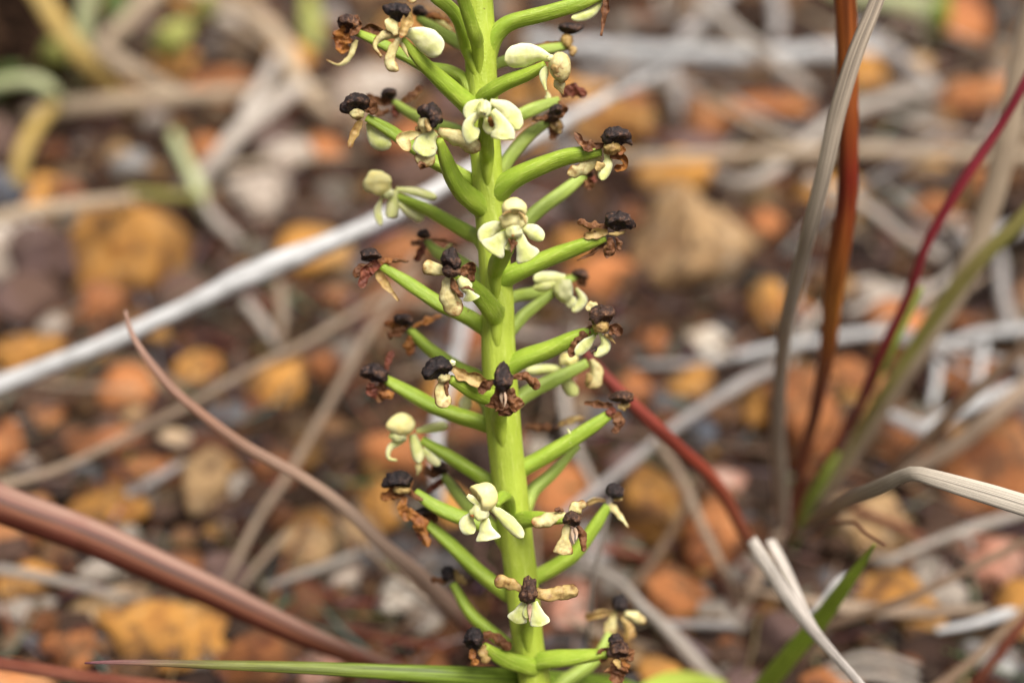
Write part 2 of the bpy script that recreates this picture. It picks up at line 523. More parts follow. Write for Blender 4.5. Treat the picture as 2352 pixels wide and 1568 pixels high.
stone(960, 60, 90, 60, 'ochre', 'orange stone far behind the top of the orchid')
stone(915, 555, 62, 56, 'rust', 'rust-red stone just under the white twig beside the orchid')
stone(1330, 205, 110, 62, 'ochre', 'orange stone under the white lichen-covered branch')
stone(1420, 300, 120, 60, 'ochre', 'broad flat orange stone beyond the orchid, below the lichen branch')
stone(1765, 250, 105, 52, 'rust', 'rust-red stone framed by pale dry stalks')
stone(1580, 560, 135, 125, 'tan', 'big tan stone mottled with grey behind the orchid', rot=0.7, flat=1.0)
stone(1760, 520, 48, 44, 'rust', 'small rounded rusty pebble beside the big mottled stone')
stone(1740, 450, 60, 46, 'tan', 'tan pebble above the rounded rusty pebble')
stone(1825, 705, 48, 54, 'rust', 'smooth orange-red pebble behind the grey-tan blade')
stone(1762, 712, 44, 62, 'ochre', 'narrow ochre pebble leaning on the smooth orange-red pebble')
stone(1622, 795, 54, 44, 'white', 'bright cream-white pebble on the litter')
stone(1505, 785, 44, 34, 'rust', 'little orange-red pebble near the cream-white pebble')
stone(1585, 910, 62, 46, 'ochre', 'ochre pebble above the long grey diagonal stalk')
stone(1605, 1000, 46, 42, 'slate', 'blue-grey stone beside the red grass stem')
stone(1500, 1190, 82, 110, 'ochre', 'upright ochre stone behind the lower orchid flowers', flat=1.0)
stone(1640, 1235, 76, 95, 'rust', 'rust-red stone next to the upright ochre stone', flat=1.0)
stone(1550, 1370, 105, 70, 'rust', 'dull rust stone below the upright ochre stone')
stone(1660, 1120, 52, 44, 'pink', 'small pinkish stone beside the thin grey stalk')
stone(1830, 985, 95, 115, 'rust', 'large orange-brown stone behind the grass tuft', flat=1.0)
stone(1745, 960, 60, 60, 'ochre', 'orange stone touching the grey-tan blade')
stone(1930, 850, 92, 55, 'rust', 'rusty stone between the red stem and the green blade')
stone(2080, 1010, 90, 60, 'rust', 'brick-red stone behind the beige blade')
stone(2255, 1080, 125, 130, 'rust', 'very large rust-brown rock behind the bent dry blade', flat=1.0)
stone(2230, 850, 75, 62, 'rust', 'dark rusty stone among the pale twigs')
stone(2000, 1210, 115, 80, 'tan', 'buff-orange rock under the bent dry blade')
stone(2040, 1345, 88, 64, 'ochre', 'golden ochre stone beyond the lone green blade')
stone(2118, 1425, 60, 48, 'ochre', 'smaller golden stone below the brown lying stalk')
stone(2290, 1245, 105, 70, 'pink', 'brick-pink stone under the pale lying stalks')
stone(2290, 1510, 90, 62, 'grey', 'pale speckled grey stone by the red-brown stalk')
stone(1236, 1014, 52, 44, 'white', 'pinkish white stone directly behind the orchid stem')
stone(1245, 795, 75, 40, 'purple', 'dark purple stone directly behind the orchid stem')
stone(1300, 1390, 74, 66, 'pink', 'salmon-pink stone behind the lowest centre flower')
stone(50, 60, 190, 140, 'black', 'nearly black lump painted as shade in the hollow behind yellow grass', sink=0.0, flat=1.1)  # lump added to paint the hollow's shade, not a real stone
stone(1460, 900, 60, 50, 'rust', 'rusty stone beside the arching red stem')
stone(2140, 480, 70, 46, 'rust', 'reddish brown stone behind the crimson stem')
stone(1960, 560, 56, 40, 'dark', 'dark brown stone behind the rust-red stem')
stone(1690, 620, 60, 50, 'dark', 'dark brown stone beside the big mottled stone')

# ------------------------------------------------------------------ dead twigs and dry stalks
def mat_straw(name, c1, c2, c3, rough=0.65, streak=30.0):
    m, ns, ls, b = new_mat(name, rough, 0.25)
    o = coord(ns, ls, 'Object', 1.0)
    info = ns.new('ShaderNodeObjectInfo')
    st = noise_tex(ns, ls, coord(ns, ls, 'UV', (1.5, streak, 1)), 1.0, 3)
    n1 = noise_tex(ns, ls, o, 90, 4); n2 = noise_tex(ns, ls, o, 1500, 3)
    c = mixc(ns, ls, ramp_fac(ns, ls, n1, 0.35, 0.65), c1, c2)
    c = mixc(ns, ls, math_node(ns, ls, 'MULTIPLY', ramp_fac(ns, ls, st, 0.48, 0.62), 0.75), c, c3)
    c = mixc(ns, ls, math_node(ns, ls, 'MULTIPLY', ramp_fac(ns, ls, n2, 0.62, 0.75), 0.35), c, (0.05, 0.04, 0.035))
    hv = ns.new('ShaderNodeHueSaturation'); ls.new(c, hv.inputs['Color'])
    ls.new(math_node(ns, ls, 'ADD', math_node(ns, ls, 'MULTIPLY', info.outputs['Random'], 0.3), 0.85), hv.inputs['Value'])
    ls.new(hv.outputs[0], b.inputs['Base Color'])
    bump(ns, ls, b, st, 0.6, 0.0005)
    return m


SM = {
    'white': mat_straw('bleached_wood', (0.52, 0.51, 0.50), (0.42, 0.41, 0.40), (0.28, 0.27, 0.26), streak=9),
    'grey': mat_straw('grey_wood', (0.33, 0.30, 0.28), (0.26, 0.235, 0.22), (0.19, 0.165, 0.15), streak=12),
    'tan': mat_straw('tan_straw', (0.34, 0.255, 0.18), (0.28, 0.20, 0.14), (0.20, 0.135, 0.09)),
    'beige': mat_straw('beige_straw', (0.46, 0.355, 0.245), (0.38, 0.285, 0.195), (0.28, 0.20, 0.13)),
    'pale': mat_straw('pale_straw', (0.44, 0.385, 0.33), (0.36, 0.305, 0.26), (0.26, 0.215, 0.175)),
    'brown': mat_straw('brown_stalk', (0.24, 0.16, 0.10), (0.18, 0.11, 0.07), (0.11, 0.07, 0.045)),
    'red': mat_straw('red_stem', (0.26, 0.045, 0.015), (0.33, 0.085, 0.018), (0.16, 0.022, 0.012), rough=0.4),
    'crimson': mat_straw('crimson_stem', (0.25, 0.025, 0.035), (0.20, 0.03, 0.03), (0.13, 0.015, 0.02), rough=0.45),
    'redbrown': mat_straw('red_brown_blade', (0.16, 0.045, 0.025), (0.22, 0.075, 0.04), (0.09, 0.022, 0.014), rough=0.45),
    'pinkbrown': mat_straw('pink_brown_blade', (0.46, 0.27, 0.20), (0.36, 0.17, 0.12), (0.26, 0.12, 0.085), rough=0.5),
    'green': mat_straw('green_blade', (0.20, 0.28, 0.025), (0.26, 0.33, 0.035), (0.14, 0.20, 0.018), rough=0.45),
    'shade_green': mat_straw('shade_darkened_leaf', (0.06, 0.09, 0.02), (0.08, 0.11, 0.025), (0.04, 0.06, 0.015), rough=0.5),  # green darkened to put shade into the leaf colour
    'olive': mat_straw('olive_blade', (0.26, 0.26, 0.06), (0.34, 0.30, 0.10), (0.20, 0.12, 0.04), rough=0.5),
    'lime': mat_straw('lime_leaf', (0.30, 0.32, 0.08), (0.36, 0.34, 0.10), (0.24, 0.26, 0.055), rough=0.5),
    'gold': mat_straw('golden_blade', (0.44, 0.30, 0.085), (0.38, 0.27, 0.095), (0.30, 0.19, 0.055)),
    'sage': mat_straw('pale_green_blade', (0.46, 0.47, 0.27), (0.40, 0.42, 0.22), (0.30, 0.33, 0.15)),
}


def pts3(pts):
    """(x, y, half width in image units, v): v > 150 is depth, else height above the ground. -> world points, half widths in mm"""
    out, ws = [], []
    for x, y, hw, v in pts:
        if v > 150: p = P(x, y, v)
        else:
            p = G(x, y, v)
        out.append(p); ws.append(hw * K * depth(p))
    return out, ws


def resample(pts, ws, n):
    q = catmull([Vector((*p, w_)) for p, w_ in zip(pts, ws)], n)
    return [Vector(v[:3]) for v in q], [max(v[3], 0.03) for v in q]


def twig(name, mat, pts, label=None, cat=None, parent=None, lump=0.18, group=None, n=40, knots=()):
    p, ws = pts3(pts)
    c, rr = resample(p, [e * 0.76 for e in ws], n)
    sd_ = R.uniform(0, 50)
    c = [q + Vector((n3(q, 0.05, sd_), n3(q, 0.05, sd_ + 7), n3(q, 0.05, sd_ + 13))) * (0.9 if parent is None else 0.25) for q in c]
    for k, amt in knots:
        for i in range(n):
            rr[i] *= 1 + amt * math.exp(-((i / (n - 1) - k) * 28) ** 2)
    v, f, u = tube_geo(c, rr, n=n * 2, m=12, lump=lump, lump_s=0.22, seed=sd_)
    return tag(mesh_obj(name, v, f, SM[mat], parent, u), label, cat, group)


def blade(name, mat, pts, label=None, cat=None, parent=None, cup=0.7, conv=-1, roll=0.0, thick=0.25, crumple=0.04, group=None, n=40, wob=0.6):
    p, ws = pts3(pts)
    c, rr = resample(p, [e * (0.78 if name == 'dry_stalk' else 1.0) for e in ws], n)
    sd_ = R.uniform(0, 50)
    c = [q + Vector((n3(q, 0.04, sd_), n3(q, 0.04, sd_ + 7), n3(q, 0.04, sd_ + 13))) * wob for q in c]
    v, f, u = sheet_geo(c, rr, n=n * 2, m=6, cup=cup, conv=conv, roll=roll, thick=thick, crumple=crumple, cs=0.25, seed=sd_)
    L = sum((c[i + 1] - c[i]).length for i in range(n - 1)) * 0.1
    u = [(a * L, b_) for a, b_ in u]
    return tag(mesh_obj(name, v, f, SM[mat], parent, u), label, cat, group)


TW, ST_ = 'dead twigs over the stones', 'loose dry stalks over the stones'
# the long white twig running up behind the orchid
twig('dead_twig', 'white', [(-620, 1180, 30, 2), (-350, 1040, 30, 336), (-120, 930, 30, 322), (0, 885, 29, 320), (250, 788, 28, 318), (490, 672, 27, 316), (530, 652, 31, 316), (700, 578, 27, 318), (870, 500, 26, 324), (1030, 418, 25, 335), (1160, 346, 22, 352), (1320, 268, 18, 390), (1420, 215, 14, 425), (1530, 160, 11, 6)],
     'long bleached white twig running diagonally up behind the orchid', 'twig', n=60, knots=((0.36, 0.25),), group=TW)
twig('dead_twig', 'white', [(1210, 92, 26, 9), (1300, 104, 28, 10), (1400, 116, 30, 10), (1600, 124, 28, 10), (1780, 132, 30, 9), (1930, 118, 28, 8), (2030, 120, 26, 6)],
     'thick white lichen-covered branch lying level beyond the orchid', 'twig', lump=0.35, group=TW)
twig('dead_twig', 'grey', [(1330, 175, 20, 5), (1430, 165, 26, 7), (1530, 185, 28, 6), (1600, 215, 18, 4), (1640, 240, 10, 3)], 'short crumbly white lichen piece under the level branch', 'twig', lump=0.5, group=TW)
twig('dead_twig', 'grey', [(1540, 130, 16, 6), (1550, 210, 20, 5), (1565, 270, 14, 3)], 'stubby white side branch hanging off the lichen-covered branch', 'twig', lump=0.4, group=TW)
twig('dead_twig', 'grey', [(1560, 95, 24, 10), (1630, 30, 24, 12), (1700, -50, 22, 14)], 'grey twig sloping away behind the level white branch', 'twig', group=TW)
blade('dry_stalk', 'pale', [(1590, -20, 20, 20), (1690, 75, 20, 16), (1790, 150, 20, 12), (1870, 215, 16, 4)], 'pale flat stalk crossing over the level white branch', 'stalk', group=ST_)
twig('dead_twig', 'grey', [(1940, 60, 26, 8), (2030, 110, 28, 8), (2100, 165, 24, 6), (2150, 210, 20, 4)], 'grey twig sloping down beside the rust-red stem top', 'twig', group=TW)
twig('dead_twig', 'grey', [(1770, -30, 20, 14), (1786, 40, 22, 10), (1778, 95, 18, 6)], 'whitish twig standing behind the level lichen branch', 'twig', group=TW)
blade('dry_stalk', 'pale', [(1590, 360, 14, 6), (1640, 400, 18, 10), (1700, 418, 18, 14), (1770, 393, 18, 16), (1850, 330, 18, 18), (1915, 280, 18, 20), (2010, 235, 18, 16), (2160, 203, 18, 8)], 'looping pale stalk curving round below the rust-red stone', 'stalk', group=ST_)
blade('dry_stalk', 'beige', [(1400, 368, 14, 20), (1560, 360, 16, 20), (1892, 347, 18, 20), (2130, 352, 18, 18), (2420, 360, 18, 14)], 'long level beige stalk lying behind the red stem', 'stalk', group=ST_)
blade('dry_stalk', 'pale', [(1850, 410, 14, 16), (1980, 470, 15, 10), (2100, 560, 15, 6), (2200, 610, 12, 4)], 'faded stalk falling away behind the crimson stem', 'stalk', group=ST_)
twig('dead_twig', 'grey', [(2200, 560, 26, 10), (2290, 540, 28, 12), (2420, 500, 28, 14)], 'grey-white twig beyond the olive blade', 'twig', group=TW)
twig('dead_twig', 'grey', [(2290, 560, 18, 6), (2300, 660, 20, 8), (2320, 760, 18, 6)], 'upright grey twig fragment behind the beige blade', 'twig', group=TW)
twig('dead_twig', 'pale', [(1940, 722, 12, 6), (2040, 680, 14, 8), (2160, 660, 14, 6)], 'thin pale twig between red stem and green blade', 'twig', group=TW)
twig('dead_twig', 'white', [(1690, 822, 16, 10), (1800, 795, 16, 10), (1900, 775, 16, 9), (2060, 766, 16, 8), (2170, 790, 16, 8), (2250, 768, 17, 10), (2420, 750, 17, 10)], 'long whitish twig lying level behind the grass tuft', 'twig', group=TW)
twig('dead_twig', 'grey', [(1455, 838, 10, 4), (1590, 832, 12, 6), (1720, 812, 12, 6)], 'thin grey twig under the cream-white pebble', 'twig', group=TW)
blade('dry_stalk', 'grey', [(1290, 1190, 12, 20), (1342, 1146, 14, 20), (1496, 1022, 14, 20), (1627, 926, 15, 20), (1720, 870, 18, 20), (1790, 840, 16, 16)], 'long grey stalk running diagonally behind the arching red stem', 'stalk', group=ST_)
blade('dry_stalk', 'white', [(2030, 945, 14, 12), (2080, 972, 20, 14), (2130, 982, 22, 16), (2224, 930, 20, 20), (2300, 900, 18, 20), (2420, 850, 16, 20)], 'curling whitish stalk dipping behind the beige blade', 'stalk', group=ST_)
twig('dead_twig', 'white', [(2154, 795, 14, 8), (2150, 860, 14, 8), (2140, 930, 12, 6)], 'short upright white twig above the curling whitish stalk', 'twig', group=TW)
twig('dead_twig', 'white', [(2262, 790, 12, 10), (2250, 860, 12, 10), (2235, 930, 10, 8)], 'second short white twig beside the dark rusty stone', 'twig', group=TW)
blade('dry_stalk', 'tan', [(2020, 1110, 18, 4), (2090, 1085, 22, 10), (2198, 1018, 24, 20), (2300, 935, 24, 30), (2440, 820, 24, 36)], 'broad grey-tan stalk rising past the rust-brown rock', 'stalk', group=ST_)
blade('dry_stalk', 'tan', [(1505, 1005, 10, 22), (1530, 1040, 12, 24), (1568, 1104, 13, 24), (1619, 1217, 12, 22), (1660, 1310, 10, 18), (1695, 1395, 9, 4)], 'thin grey-tan stalk leaning between two rusty stones', 'stalk', group=ST_)
twig('dead_twig', 'pale', [(1300, 1278, 10, 12), (1360, 1300, 11, 16), (1426, 1336, 13, 18), (1470, 1392, 15, 18), (1527, 1445, 20, 14), (1610, 1530, 24, 8), (1660, 1580, 22, 3)], 'bent whitish twig beneath the lowest flowers', 'twig', n=36, group=TW)
twig('grass_filament', 'pale', [(1402, 1150, 5, 262), (1394, 1205, 6, 264), (1364, 1355, 6, 272), (1350, 1480, 7, 285), (1345, 1560, 7, 315)], 'very thin pale filament hanging between orchid pedicels', 'filament', lump=0.05)
twig('dead_twig', 'pale', [(2040, 1286, 10, 10), (2110, 1258, 11, 12), (2190, 1230, 11, 14), (2222, 1236, 9, 12), (2236, 1262, 7, 10)], 'pale hook-ended twig above the golden stones', 'twig', group=TW)
blade('dry_stalk', 'pale', [(2150, 1245, 12, 8), (2230, 1215, 14, 12), (2440, 1150, 14, 14)], 'pale stalk lying over the brick-pink stone', 'stalk', group=ST_)
blade('dry_stalk', 'brown', [(1800, 1480, 14, 10), (1890, 1442, 14, 20), (2066, 1384, 13, 30), (2200, 1322, 12, 34), (2440, 1205, 12, 36)], 'brown stalk lying between the two golden stones', 'stalk', group=ST_)
twig('dead_twig', 'white', [(2150, 1445, 10, 8), (2230, 1432, 12, 10), (2310, 1408, 16, 10), (2330, 1404, 10, 9)], 'white knob-ended twig below the smaller golden stone', 'twig', group=TW)
blade('dry_stalk', 'redbrown', [(2210, 1610, 14, 10), (2270, 1530, 14, 20), (2352, 1428, 13, 30), (2420, 1350, 12, 36)], 'dark red-brown stalk rising beside the speckled grey stone', 'stalk', group=ST_)
for (y0, lab) in ((1508, 'topmost of three pale curved straws heaped below the lone green blade'), (1530, 'middle of three pale curved straws heaped below the lone green blade'), (1556, 'lowest of three pale curved straws heaped below the lone green blade')):
    blade('dry_stalk', 'pale', [(1860, y0 + 40, 7, 4), (1930, y0 + 8, 9, 8), (2000, y0 - 6, 10, 10), (2090, y0 + 14, 9, 8), (2170, y0 + 50, 7, 4)], lab, 'stalk', group=ST_)
twig('grass_filament', 'redbrown', [(1870, 1225, 4, 300), (1913, 1205, 5, 280), (1960, 1198, 6, 262), (1996, 1235, 5, 252), (2035, 1258, 4, 246)], 'thin curled brown filament beside the bent dry blade', 'filament', lump=0.05)
twig('dead_twig', 'grey', [(1520, 1430, 11, 6), (1600, 1436, 12, 7), (1690, 1436, 12, 6)], 'short grey twig lying below the dull rust stone', 'twig', group=TW)
blade('dry_stalk', 'white', [(1770, 1560, 10, 10), (1850, 1440, 13, 22), (1920, 1345, 14, 30), (1950, 1320, 10, 30)], 'whitish flat stalk lying behind the lone green blade', 'stalk', group=ST_)
# left side
blade('dry_stalk', 'tan', [(-120, 1160, 12, 30), (-20, 1124, 12, 30), (146, 1069, 12, 30), (293, 996, 12, 30), (439, 926, 11, 30), (659, 809, 11, 30), (861, 697, 10, 28), (980, 630, 10, 24)], 'long thin tan straw crossing under the curved pink-brown blade', 'stalk', cup=1.2, group=ST_)
blade('dry_stalk', 'tan', [(505, 1370, 9, 3), (540, 1298, 11, 10), (600, 1182, 11, 16), (677, 1062, 12, 22), (769, 904, 12, 28), (861, 748, 12, 34), (960, 580, 11, 36)], 'sloping grey-tan straw leaning toward the orchid', 'stalk', cup=1.0, group=ST_)
twig('dead_twig', 'grey', [(255, 1162, 14, 6), (290, 1140, 15, 7), (394, 1078, 14, 7), (420, 1062, 10, 6)], 'short stubby grey twig above the broad red-brown blade', 'twig', group=TW)
blade('dry_stalk', 'tan', [(555, 1350, 8, 4), (600, 1290, 9, 8), (660, 1222, 9, 10)], 'short tan straw beside the foot of the sloping straw', 'stalk', group=ST_)
blade('dry_stalk', 'pale', [(610, 1345, 9, 5), (700, 1315, 11, 8), (800, 1280, 11, 8), (860, 1255, 8, 6)], 'pale straw lying toward the orange pebble', 'stalk', group=ST_)
blade('dry_stalk', 'pale', [(-60, 1300, 14, 8), (60, 1318, 14, 10), (232, 1358, 12, 10), (300, 1375, 8, 6)], 'pale straw lying over the ochre stone below the broad blade', 'stalk', group=ST_)
twig('dead_twig', 'white', [(1082, 660, 16, 10), (1070, 727, 18, 12), (1046, 815, 19, 14), (1022, 900, 19, 16), (1004, 990, 18, 18), (1000, 1090, 17, 18), (1004, 1160, 14, 12)], 'upright whitish twig directly behind the orchid stem', 'twig', group=TW)
blade('dry_stalk', 'tan', [(640, 640, 12, 16), (650, 720, 13, 14), (640, 790, 11, 8)], 'short curved tan straw below the white twig', 'stalk', group=ST_)
blade('dry_stalk', 'pale', [(560, 690, 14, 8), (600, 740, 14, 8), (640, 800, 10, 4)], 'pale leaf scrap just below the knot of the white twig', 'stalk', group=ST_)
# far grass, upper left
blade('dry_stalk', 'gold', [(60, -60, 30, 60), (95, -5, 30, 54), (137, 62, 30, 46), (200, 145, 28, 34), (270, 225, 24, 16), (310, 270, 18, 4)], 'broad golden dry blade leaning over the dark hollow', 'stalk', group=ST_)
blade('dry_stalk', 'sage', [(215, -60, 26, 60), (200, 10, 26, 50), (186, 135, 27, 30), (184, 240, 24, 4)], 'upright pale green-white blade beside the golden blade', 'stalk', group=ST_)
blade('dry_stalk', 'beige', [(215, 120, 22, 12), (290, 50, 24, 22), (350, -10, 24, 30), (400, -60, 22, 34)], 'tan stalk slanting away behind the pale green-white blade', 'stalk', group=ST_)
blade('dry_stalk', 'beige', [(170, 80, 24, 34), (240, 122, 26, 28), (308, 164, 26, 22), (420, 228, 22, 8)], 'beige stalk slanting down from the golden blade', 'stalk', group=ST_)
blade('dry_stalk', 'beige', [(60, 262, 22, 14), (160, 245, 25, 16), (273, 234, 25, 18), (444, 219, 22, 18), (600, 208, 18, 14), (760, 205, 16, 8)], 'level beige stalk lying in front of the far dry grass', 'stalk', group=ST_)
blade('dry_stalk', 'beige', [(380, -40, 22, 26), (470, -10, 24, 26), (580, 30, 26, 26), (650, 105, 26, 22), (695, 200, 25, 16), (770, 275, 20, 4)], 'arching beige stalk beyond the upper flowers', 'stalk', group=ST_)
blade('dry_stalk', 'pale', [(455, 415, 20, 4), (510, 350, 24, 12), (564, 290, 26, 18), (640, 232, 26, 22), (700, 195, 20, 22)], 'grey-white leaf blade slanting up behind the pale stones', 'stalk', group=ST_)
blade('dry_stalk', 'pale', [(560, 260, 18, 20), (600, 200, 20, 24), (640, 120, 18, 28)], 'pale straw standing between arching stalk and rusty stone', 'stalk', group=ST_)
blade('green_shoot', 'sage', [(395, 300, 12, 16), (430, 375, 14, 14), (455, 430, 16, 12), (472, 485, 13, 6), (500, 520, 10, 2)], 'small green shoot behind the large ochre stone', 'shoot')
twig('dead_twig', 'pale', [(470, 470, 14, 8), (505, 515, 17, 8), (548, 560, 15, 6)], 'short pale twig at the foot of the green shoot', 'twig', group=TW)
blade('dry_stalk', 'beige', [(-60, 515, 18, 30), (40, 490, 20, 32), (170, 470, 20, 32), (310, 455, 15, 26)], 'beige straw lying across the top of the large ochre stone', 'stalk', group=ST_)
blade('green_shoot', 'olive', [(290, 440, 8, 20), (380, 450, 11, 18), (465, 452, 9, 12)], 'olive side blade reaching from the green shoot', 'shoot')
blade('dry_stalk', 'gold', [(40, 420, 20, 10), (50, 350, 22, 18), (90, 280, 22, 22), (130, 240, 18, 20)], 'golden-tan stalk beside the slate-blue stone', 'stalk', group=ST_)
blade('green_shoot', 'sage', [(-60, 205, 13, 24), (30, 186, 14, 28), (90, 190, 15, 28), (130, 222, 14, 22), (150, 270, 10, 10)], 'arching green blade below the dark hollow', 'shoot')
blade('green_leaf', 'lime', [(350, 120, 14, 12), (385, 98, 34, 18), (420, 70, 26, 22), (440, 50, 8, 24)], 'yellow-green leaf glowing among the far dry grass', 'leaf', cup=0.4)
blade('green_leaf', 'lime', [(440, 40, 10, 16), (475, 18, 28, 22), (510, -10, 20, 26)], 'yellowish leaf at the far edge of the dry grass', 'leaf', cup=0.4)
blade('green_leaf', 'lime', [(95, 150, 12, 16), (125, 125, 32, 22), (150, 100, 20, 26)], 'yellow leaf beside the golden blade and dark hollow', 'leaf', cup=0.4)
blade('green_leaf', 'shade_green', [(-40, 215, 18, 6), (15, 180, 30, 12), (55, 160, 14, 15)], 'green leaf coloured darker as shade in the hollow', 'leaf', cup=0.4)
blade('green_leaf', 'shade_green', [(300, 60, 16, 6), (270, 10, 34, 12), (240, -40, 20, 18)], 'green leaf darkened to imitate shade behind the tan slanting stalk', 'leaf', cup=0.4)
blade('green_leaf', 'lime', [(700, -20, 10, 20), (715, 40, 24, 16), (720, 110, 14, 8)], 'faint yellow-green blade beyond the upper withered flower', 'leaf', cup=0.4)
blade('green_leaf', 'sage', [(1900, -20, 10, 22), (2120, 20, 24, 20), (2150, 90, 12, 8)], 'pale green blade beyond the tops of the red stems', 'leaf', cup=0.4)
blade('green_leaf', 'green', [(2165, -30, 10, 30), (2160, 40, 20, 20), (2150, 95, 10, 8)], 'small green blade tip beyond the crimson stem', 'leaf', cup=0.4)

# foreground blades at the lower left
def fold_mat():
    """folded leaf: bleached pinkish upper half, dark red-brown lower half"""
    m, ns, ls, b = new_mat('folded_red_blade', 0.58, 0.25)
    uv = ns.new('ShaderNodeUVMap'); uv.uv_map = 'st'
    sep = ns.new('ShaderNodeSeparateXYZ'); ls.new(uv.outputs[0], sep.inputs[0])
    st = noise_tex(ns, ls, coord(ns, ls, 'UV', (0.35, 16, 1)), 1.0, 3)
    f = math_node(ns, ls, 'ADD', math_node(ns, ls, 'SUBTRACT', 1.0, sep.outputs[1]), math_node(ns, ls, 'MULTIPLY', math_node(ns, ls, 'SUBTRACT', st, 0.5), 0.34))
    r = ramp(ns, [(0.06, (0.085, 0.020, 0.009)), (0.28, (0.065, 0.014, 0.007)), (0.48, (0.18, 0.065, 0.032)), (0.56, (0.05, 0.03, 0.025)), (0.64, (0.17, 0.07, 0.05)), (0.82, (0.36, 0.22, 0.165)), (0.97, (0.27, 0.14, 0.10))])
    ls.new(f, r.inputs[0])
    n1 = noise_tex(ns, ls, coord(ns, ls, 'Object', 1.0), 60, 4)
    c = mixc(ns, ls, math_node(ns, ls, 'MULTIPLY', ramp_fac(ns, ls, n1, 0.5, 0.7), 0.35), r.outputs[0], (0.22, 0.06, 0.045))
    ls.new(c, b.inputs['Base Color']); bump(ns, ls, b, st, 0.4, 0.0006)
    return m


SM['fold'] = fold_mat()
blade('grass_leaf', 'fold', [(-900, 860, 20, 250), (-500, 960, 38, 255), (-160, 1085, 46, 262), (0, 1157, 44, 264), (232, 1244, 41, 266), (464, 1352, 35, 270), (696, 1458, 27, 277), (860, 1522, 18, 292), (1000, 1570, 10, 318)],
      'broad folded blade, pink above and dark red-brown below, crossing low past the orchid', 'grass leaf', cup=1.25, crumple=0.02, thick=0.35, n=50)
blade('grass_leaf', 'redbrown', [(-600, 1470, 10, 250), (-300, 1480, 14, 253), (-80, 1508, 15, 256), (0, 1521, 15, 257), (139, 1544, 15, 259), (330, 1572, 13, 263), (560, 1600, 10, 272)], 'dark wine-red blade under the green blade tip', 'grass leaf', cup=1.0)


def two_tone(name, stops, rough=0.45, streak=24):
    """a blade whose own colour changes along its length (u = 0..1)"""
    m, ns, ls, b = new_mat(name, rough, 0.35)
    uv = ns.new('ShaderNodeUVMap'); uv.uv_map = 'st'
    sep = ns.new('ShaderNodeSeparateXYZ'); ls.new(uv.outputs[0], sep.inputs[0])
    st = noise_tex(ns, ls, coord(ns, ls, 'UV', (6, streak, 1)), 1.0, 3)
    f = math_node(ns, ls, 'ADD', sep.outputs[0], math_node(ns, ls, 'MULTIPLY', math_node(ns, ls, 'SUBTRACT', st, 0.5), 0.12))
    r = ramp(ns, stops); ls.new(f, r.inputs[0])
    hv = ns.new('ShaderNodeHueSaturation'); ls.new(r.outputs[0], hv.inputs['Color'])
    ls.new(math_node(ns, ls, 'ADD', math_node(ns, ls, 'MULTIPLY', ramp_fac(ns, ls, st, 0.38, 0.60), 0.65), 0.48), hv.inputs['Value'])
    ls.new(hv.outputs[0], b.inputs['Base Color']); bump(ns, ls, b, st, 0.4, 0.0005)
    return m


def blade01(name, mat, pts, label=None, cat=None, parent=None, cup=0.7, conv=-1, roll=0.0, thick=0.25, crumple=0.03, n=40, wob=0.5, tube=False):
    p, ws = pts3(pts); c, rr = resample(p, ws, n); sd_ = R.uniform(0, 50)
    c = [q + Vector((n3(q, 0.04, sd_), n3(q, 0.04, sd_ + 7), n3(q, 0.04, sd_ + 13))) * wob for q in c]
    if tube:
        v, f, u = tube_geo(c, rr, n=n * 2, m=12, lump=0.08, lump_s=0.15, seed=sd_)
        mx = max(a for a, _ in u); u = [(a / mx, b_) for a, b_ in u]
    else:
        v, f, u = sheet_geo(c, rr, n=n * 2, m=6, cup=cup, conv=conv, roll=roll, thick=thick, crumple=crumple, cs=0.25, seed=sd_)
    return tag(mesh_obj(name, v, f, SM[mat], parent, u), label, cat)


SM['curved'] = two_tone('curved_blade', [(0.0, (0.40, 0.24, 0.18)), (0.2, (0.28, 0.14, 0.085)), (0.45, (0.42, 0.29, 0.21)), (0.70, (0.36, 0.23, 0.17)), (0.80, (0.24, 0.07, 0.055)), (1.0, (0.24, 0.03, 0.04))])
blade01('grass_leaf', 'curved', [(290, 712, 3, 250), (302, 760, 6, 250), (330, 808, 8, 250), (366, 856, 11, 251), (421, 915, 11, 252), (549, 1017, 13, 254), (696, 1098, 13, 257), (788, 1163, 14, 260), (881, 1251, 16, 264), (974, 1332, 19, 270), (1067, 1428, 20, 282), (1130, 1510, 16, 310)],
        'slender curved pink-brown blade turning red near the orchid, its tip over the white twig', 'grass leaf', cup=1.1, thick=0.3, n=60, wob=0.3)
SM['greentip'] = two_tone('green_blade_purple_tip', [(0.0, (0.16, 0.05, 0.07)), (0.07, (0.20, 0.10, 0.07)), (0.16, (0.16, 0.16, 0.035)), (0.4, (0.15, 0.21, 0.022)), (1.0, (0.15, 0.24, 0.02))], streak=10)
blade01('grass_leaf', 'greentip', [(196, 1521, 2, 226), (255, 1519, 5, 226), (371, 1521, 8, 227), (650, 1532, 13, 229), (900, 1543, 18, 232), (1091, 1553, 22, 236), (1260, 1562, 24, 246), (1420, 1580, 24, 262), (1560, 1640, 22, 282)],
        'slender green blade with purple tip pointing away from the orchid foot', 'grass leaf', cup=0.9, thick=0.3, n=50, wob=0.2)
twig('grass_filament', 'redbrown', [(800, 1450, 9, 12), (880, 1466, 10, 14), (960, 1480, 10, 12), (1030, 1496, 8, 6)], 'thin dark red stalk beside the whitish quartz pebble', 'filament')

